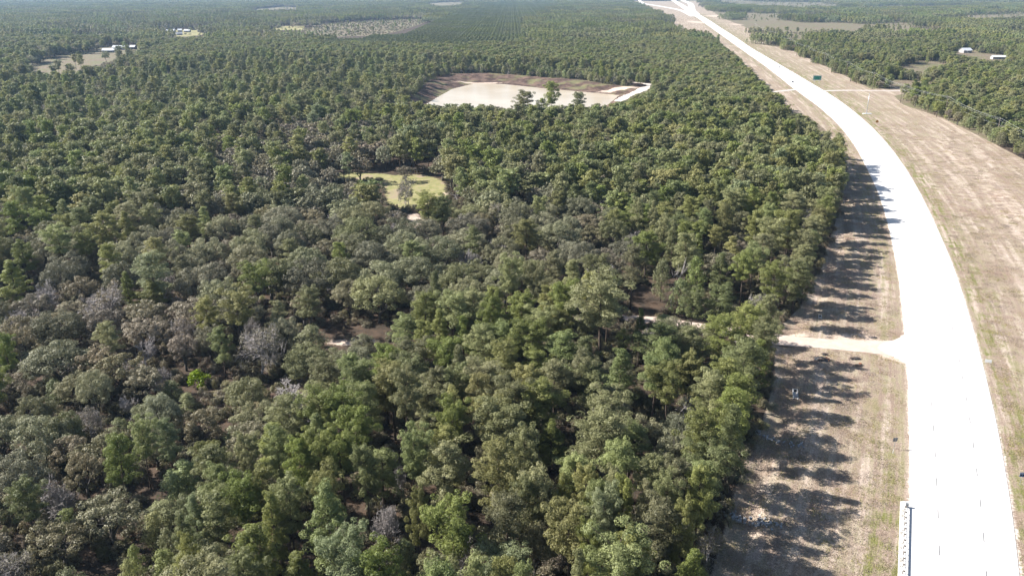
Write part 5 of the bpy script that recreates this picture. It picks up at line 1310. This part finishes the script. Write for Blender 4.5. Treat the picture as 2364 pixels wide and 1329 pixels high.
def stones(pts, n, label, seed, spread=1.2):
    r = np.random.default_rng(seed); m = MB()
    c = resample(pts, 0.5)
    for k in range(n):
        p = c[r.integers(len(c))] + r.normal(0, spread, 2) * 0.6
        s = r.uniform(0.15, 0.42)
        d = unit(r.normal(size=(8, 3)))
        cube = np.array([(-1, -1, -1), (1, -1, -1), (1, 1, -1), (-1, 1, -1), (-1, -1, 1), (1, -1, 1), (1, 1, 1), (-1, 1, 1)]) * 0.6 + d * 0.3
        m.add(cube * s + np.array([p[0], p[1], s * 0.2]), [(0, 3, 2, 1), (4, 5, 6, 7), (0, 1, 5, 4), (1, 2, 6, 5), (2, 3, 7, 6), (3, 0, 4, 7)])
    o = m.build('rock_rubble', M['rock']); tag(o, label, kind='stuff')
stones([(43, 131.5), (46.5, 129.5), (50, 128.6), (53.5, 128.2)], 70, 'pale rock rubble strewn at the shaded tree line', 3)
stones([(58, 165), (60, 161), (64, 158), (68, 157)], 60, 'pale rocks in the shaded ditch', 4, 0.8)
def junk(xy, rz, L, W, H, label, seed, tarp=True, rust=True):
    r = np.random.default_rng(seed)
    root = empty('debris_pile', (xy[0], xy[1], 0), rz, label, 'debris')
    for k in range(16):
        m = MB(); a = r.uniform(-0.6, 0.6); l = r.uniform(0.8, L * 0.8); c = r.uniform(-0.5, 0.5, 2) * np.array([L * 0.6, W * 0.7])
        d = np.array([math.cos(a), math.sin(a)]) * l / 2; z0, z1 = r.uniform(0.05, H, 2)
        m.tube([(c[0] - d[0], c[1] - d[1], z0), (c[0], c[1], (z0 + z1) / 2 + 0.1), (c[0] + d[0], c[1] + d[1], z1)], [0.07, 0.06, 0.03], 5); m.build('branch', M['stick'], root)
    if tarp:
        m = MB(); n = 9; V = []; Fq = []
        for i in range(n):
            for j in range(n):
                u, v = i / (n - 1) - 0.5, j / (n - 1) - 0.5
                e = max(0, 1 - (u * u + v * v) * 3.6)
                V.append((u * L * 0.75 + r.normal(0, 0.08), v * W + r.normal(0, 0.08), 0.04 + H * e * (0.6 + 0.6 * r.random())))
        for i in range(n - 1):
            for j in range(n - 1): Fq.append((i * n + j, (i + 1) * n + j, (i + 1) * n + j + 1, i * n + j + 1))
        m.add(V, Fq); m.build('plastic_sheet', M['tarp'], root)
    if rust:
        for k in range(4):
            m = MB(); m.box((L * 0.3 + r.normal(0, 0.3), W * 0.2 + r.normal(0, 0.3), 0.2 + 0.12 * k), (r.uniform(0.5, 1.2), r.uniform(0.2, 0.5), 0.1), r.random() * 3, rx=r.normal(0, 0.3)); m.build('scrap', M['rust'], root)
junk(PROPS['pile1'], -0.35, 5.0, 2.6, 0.9, 'dark debris pile with black plastic and rusty scrap below driveway', 1)
junk(PROPS['pile2'], 0.1, 2.0, 1.3, 0.5, 'smallest dark debris pile beside the driveway edge', 2, True, False)
junk(PROPS['pile3'], 0.0, 3.8, 1.6, 0.55, 'long low grey brush pile nearer the highway', 3, True, False)
junk(PROPS['pile4'], 0.2, 2.4, 1.3, 0.5, 'small brown brush heap just below the long one', 4, False, True)

# ------------------------------------------------------------------ houses
def house(xy, rz, L, W, hw_, hr_, label, roofm='roofmetal', wallm='siding', porch=False):
    root = empty('house', (xy[0], xy[1], 0), rz, label, 'house')
    m = MB()
    V = [(-L / 2, -W / 2, -0.3), (L / 2, -W / 2, -0.3), (L / 2, W / 2, -0.3), (-L / 2, W / 2, -0.3), (-L / 2, -W / 2, hw_), (L / 2, -W / 2, hw_), (L / 2, W / 2, hw_), (-L / 2, W / 2, hw_), (-L / 2, 0, hr_ - 0.1), (L / 2, 0, hr_ - 0.1)]
    m.add(V, [(0, 1, 5, 4), (2, 3, 7, 6), (1, 2, 6, 9, 5), (3, 0, 4, 8, 7)]); m.build('wall', M[wallm], root)
    e = 0.6; m = MB()
    for s in (-1, 1):
        a = s * (W / 2 + e); za = hw_ - e * (hr_ - hw_) / (W / 2)
        V = [(-L / 2 - e, a, za), (L / 2 + e, a, za), (L / 2 + e, 0, hr_), (-L / 2 - e, 0, hr_), (-L / 2 - e, a, za + 0.15), (L / 2 + e, a, za + 0.15), (L / 2 + e, 0, hr_ + 0.15), (-L / 2 - e, 0, hr_ + 0.15)]
        m.add(V, [(0, 1, 2, 3), (7, 6, 5, 4), (0, 4, 5, 1), (1, 5, 6, 2), (3, 7, 4, 0)])
    m.build('roof', M[roofm], root)
    n = max(2, int(L / 4))
    for k in range(n):
        x = (k + 0.5) / n * L - L / 2
        if k == n // 2:
            m = MB(); m.box((x, -W / 2 - 0.03, 1.0), (1.0, 0.06, 2.1)); m.build('door', M['brickwall'], root)
        else:
            m = MB(); m.box((x, -W / 2 - 0.03, 1.6), (1.3, 0.06, 1.2)); w_ = m.build('window', M['white'], root)
            m = MB(); m.box((x, -W / 2 - 0.065, 1.6), (1.1, 0.02, 1.0)); m.build('pane', M['glass'], w_)
    if porch:
        m = MB(); m.box((0, -W / 2 - 1.6, hw_ - 0.35), (L * 0.55, 2.9, 0.12)); m.build('porch_roof', M[roofm], root)
        for k in range(4):
            m = MB(); m.tube([(-L * 0.25 + k * L * 0.166, -W / 2 - 2.8, -0.1), (-L * 0.25 + k * L * 0.166, -W / 2 - 2.8, hw_ - 0.42)], [0.08, 0.08], 6); m.build('porch_post', M['white'], root)
house(PROPS['h1'], 0.12, 22, 10, 3.6, 6.2, 'white-roofed house nearest the brown field, far left', porch=True)
house(PROPS['h2'], 0.05, 22, 11, 4.0, 6.8, 'white-roofed barn behind the field house')
house(PROPS['h3'], -0.05, 18, 10, 4.0, 6.6, 'white-roofed brick building beside the far barn', wallm='brickwall')
house(PROPS['h4'], 0.05, 24, 12, 4.2, 7.5, 'long white-roofed building, leftmost of the distant farmstead')
house(PROPS['h5'], 0.2, 9, 8, 4.2, 6.8, 'small white-roofed shed beside the distant long building')
house(PROPS['h6'], 0.0, 13, 9, 4.0, 6.8, 'white-roofed house in the middle of the distant farmstead')
house(PROPS['h7'], -0.1, 15, 10, 4.2, 7.0, 'white-roofed house at the right end of the distant farmstead')
house((PROPS['h8'][0], PROPS['h8'][1] + 10), 0.6, 12, 8, 3.2, 6.0, 'grey-roofed cottage in front of the distant farmstead', 'roofgrey')
house(PROPS['rh1'], 0.25, 16, 11, 4.2, 7.4, 'house with pale metal roof among the right-hand pines', porch=True)
house(PROPS['rh2'], -0.1, 20, 9, 3.6, 5.4, 'low white-roofed building half hidden by right-hand pines')
for (x, y, r_, L_, lb) in [(-1390, 2700, 0.3, 16, 'tiny white-roofed house alone in the far left wood'), (-960, 1560, 0.2, 14, 'small white-roofed house behind trees at far left'), (-610, 3650, 0.0, 22, 'tiny white-roofed shed in the most distant clearing'), (200, 3300, 0.1, 18, 'tiny white-roofed house beyond the plantation')]:
    house((x, y), r_, L_, 9, 5.5, 9.5, lb)

# ------------------------------------------------------------------ air
def haze():
    t = NT('haze_air')
    v = t.node('ShaderNodeVolumePrincipled')
    v.inputs['Color'].default_value = (0.46, 0.70, 1.0, 1.0)
    v.inputs['Density'].default_value = HAZE_DENSITY
    v.inputs['Anisotropy'].default_value = 0.2
    t.link(v.outputs[0], t.out.inputs['Volume'])
    m = MB(); m.box((0, 4000, 47.5), (19000, 27000, 113)); o = m.build('haze', t.m)
    o.display_type = 'WIRE'
    tag(o, 'thin blue haze filling the air', kind='stuff')
HAZE_DENSITY = 0.00005
haze()
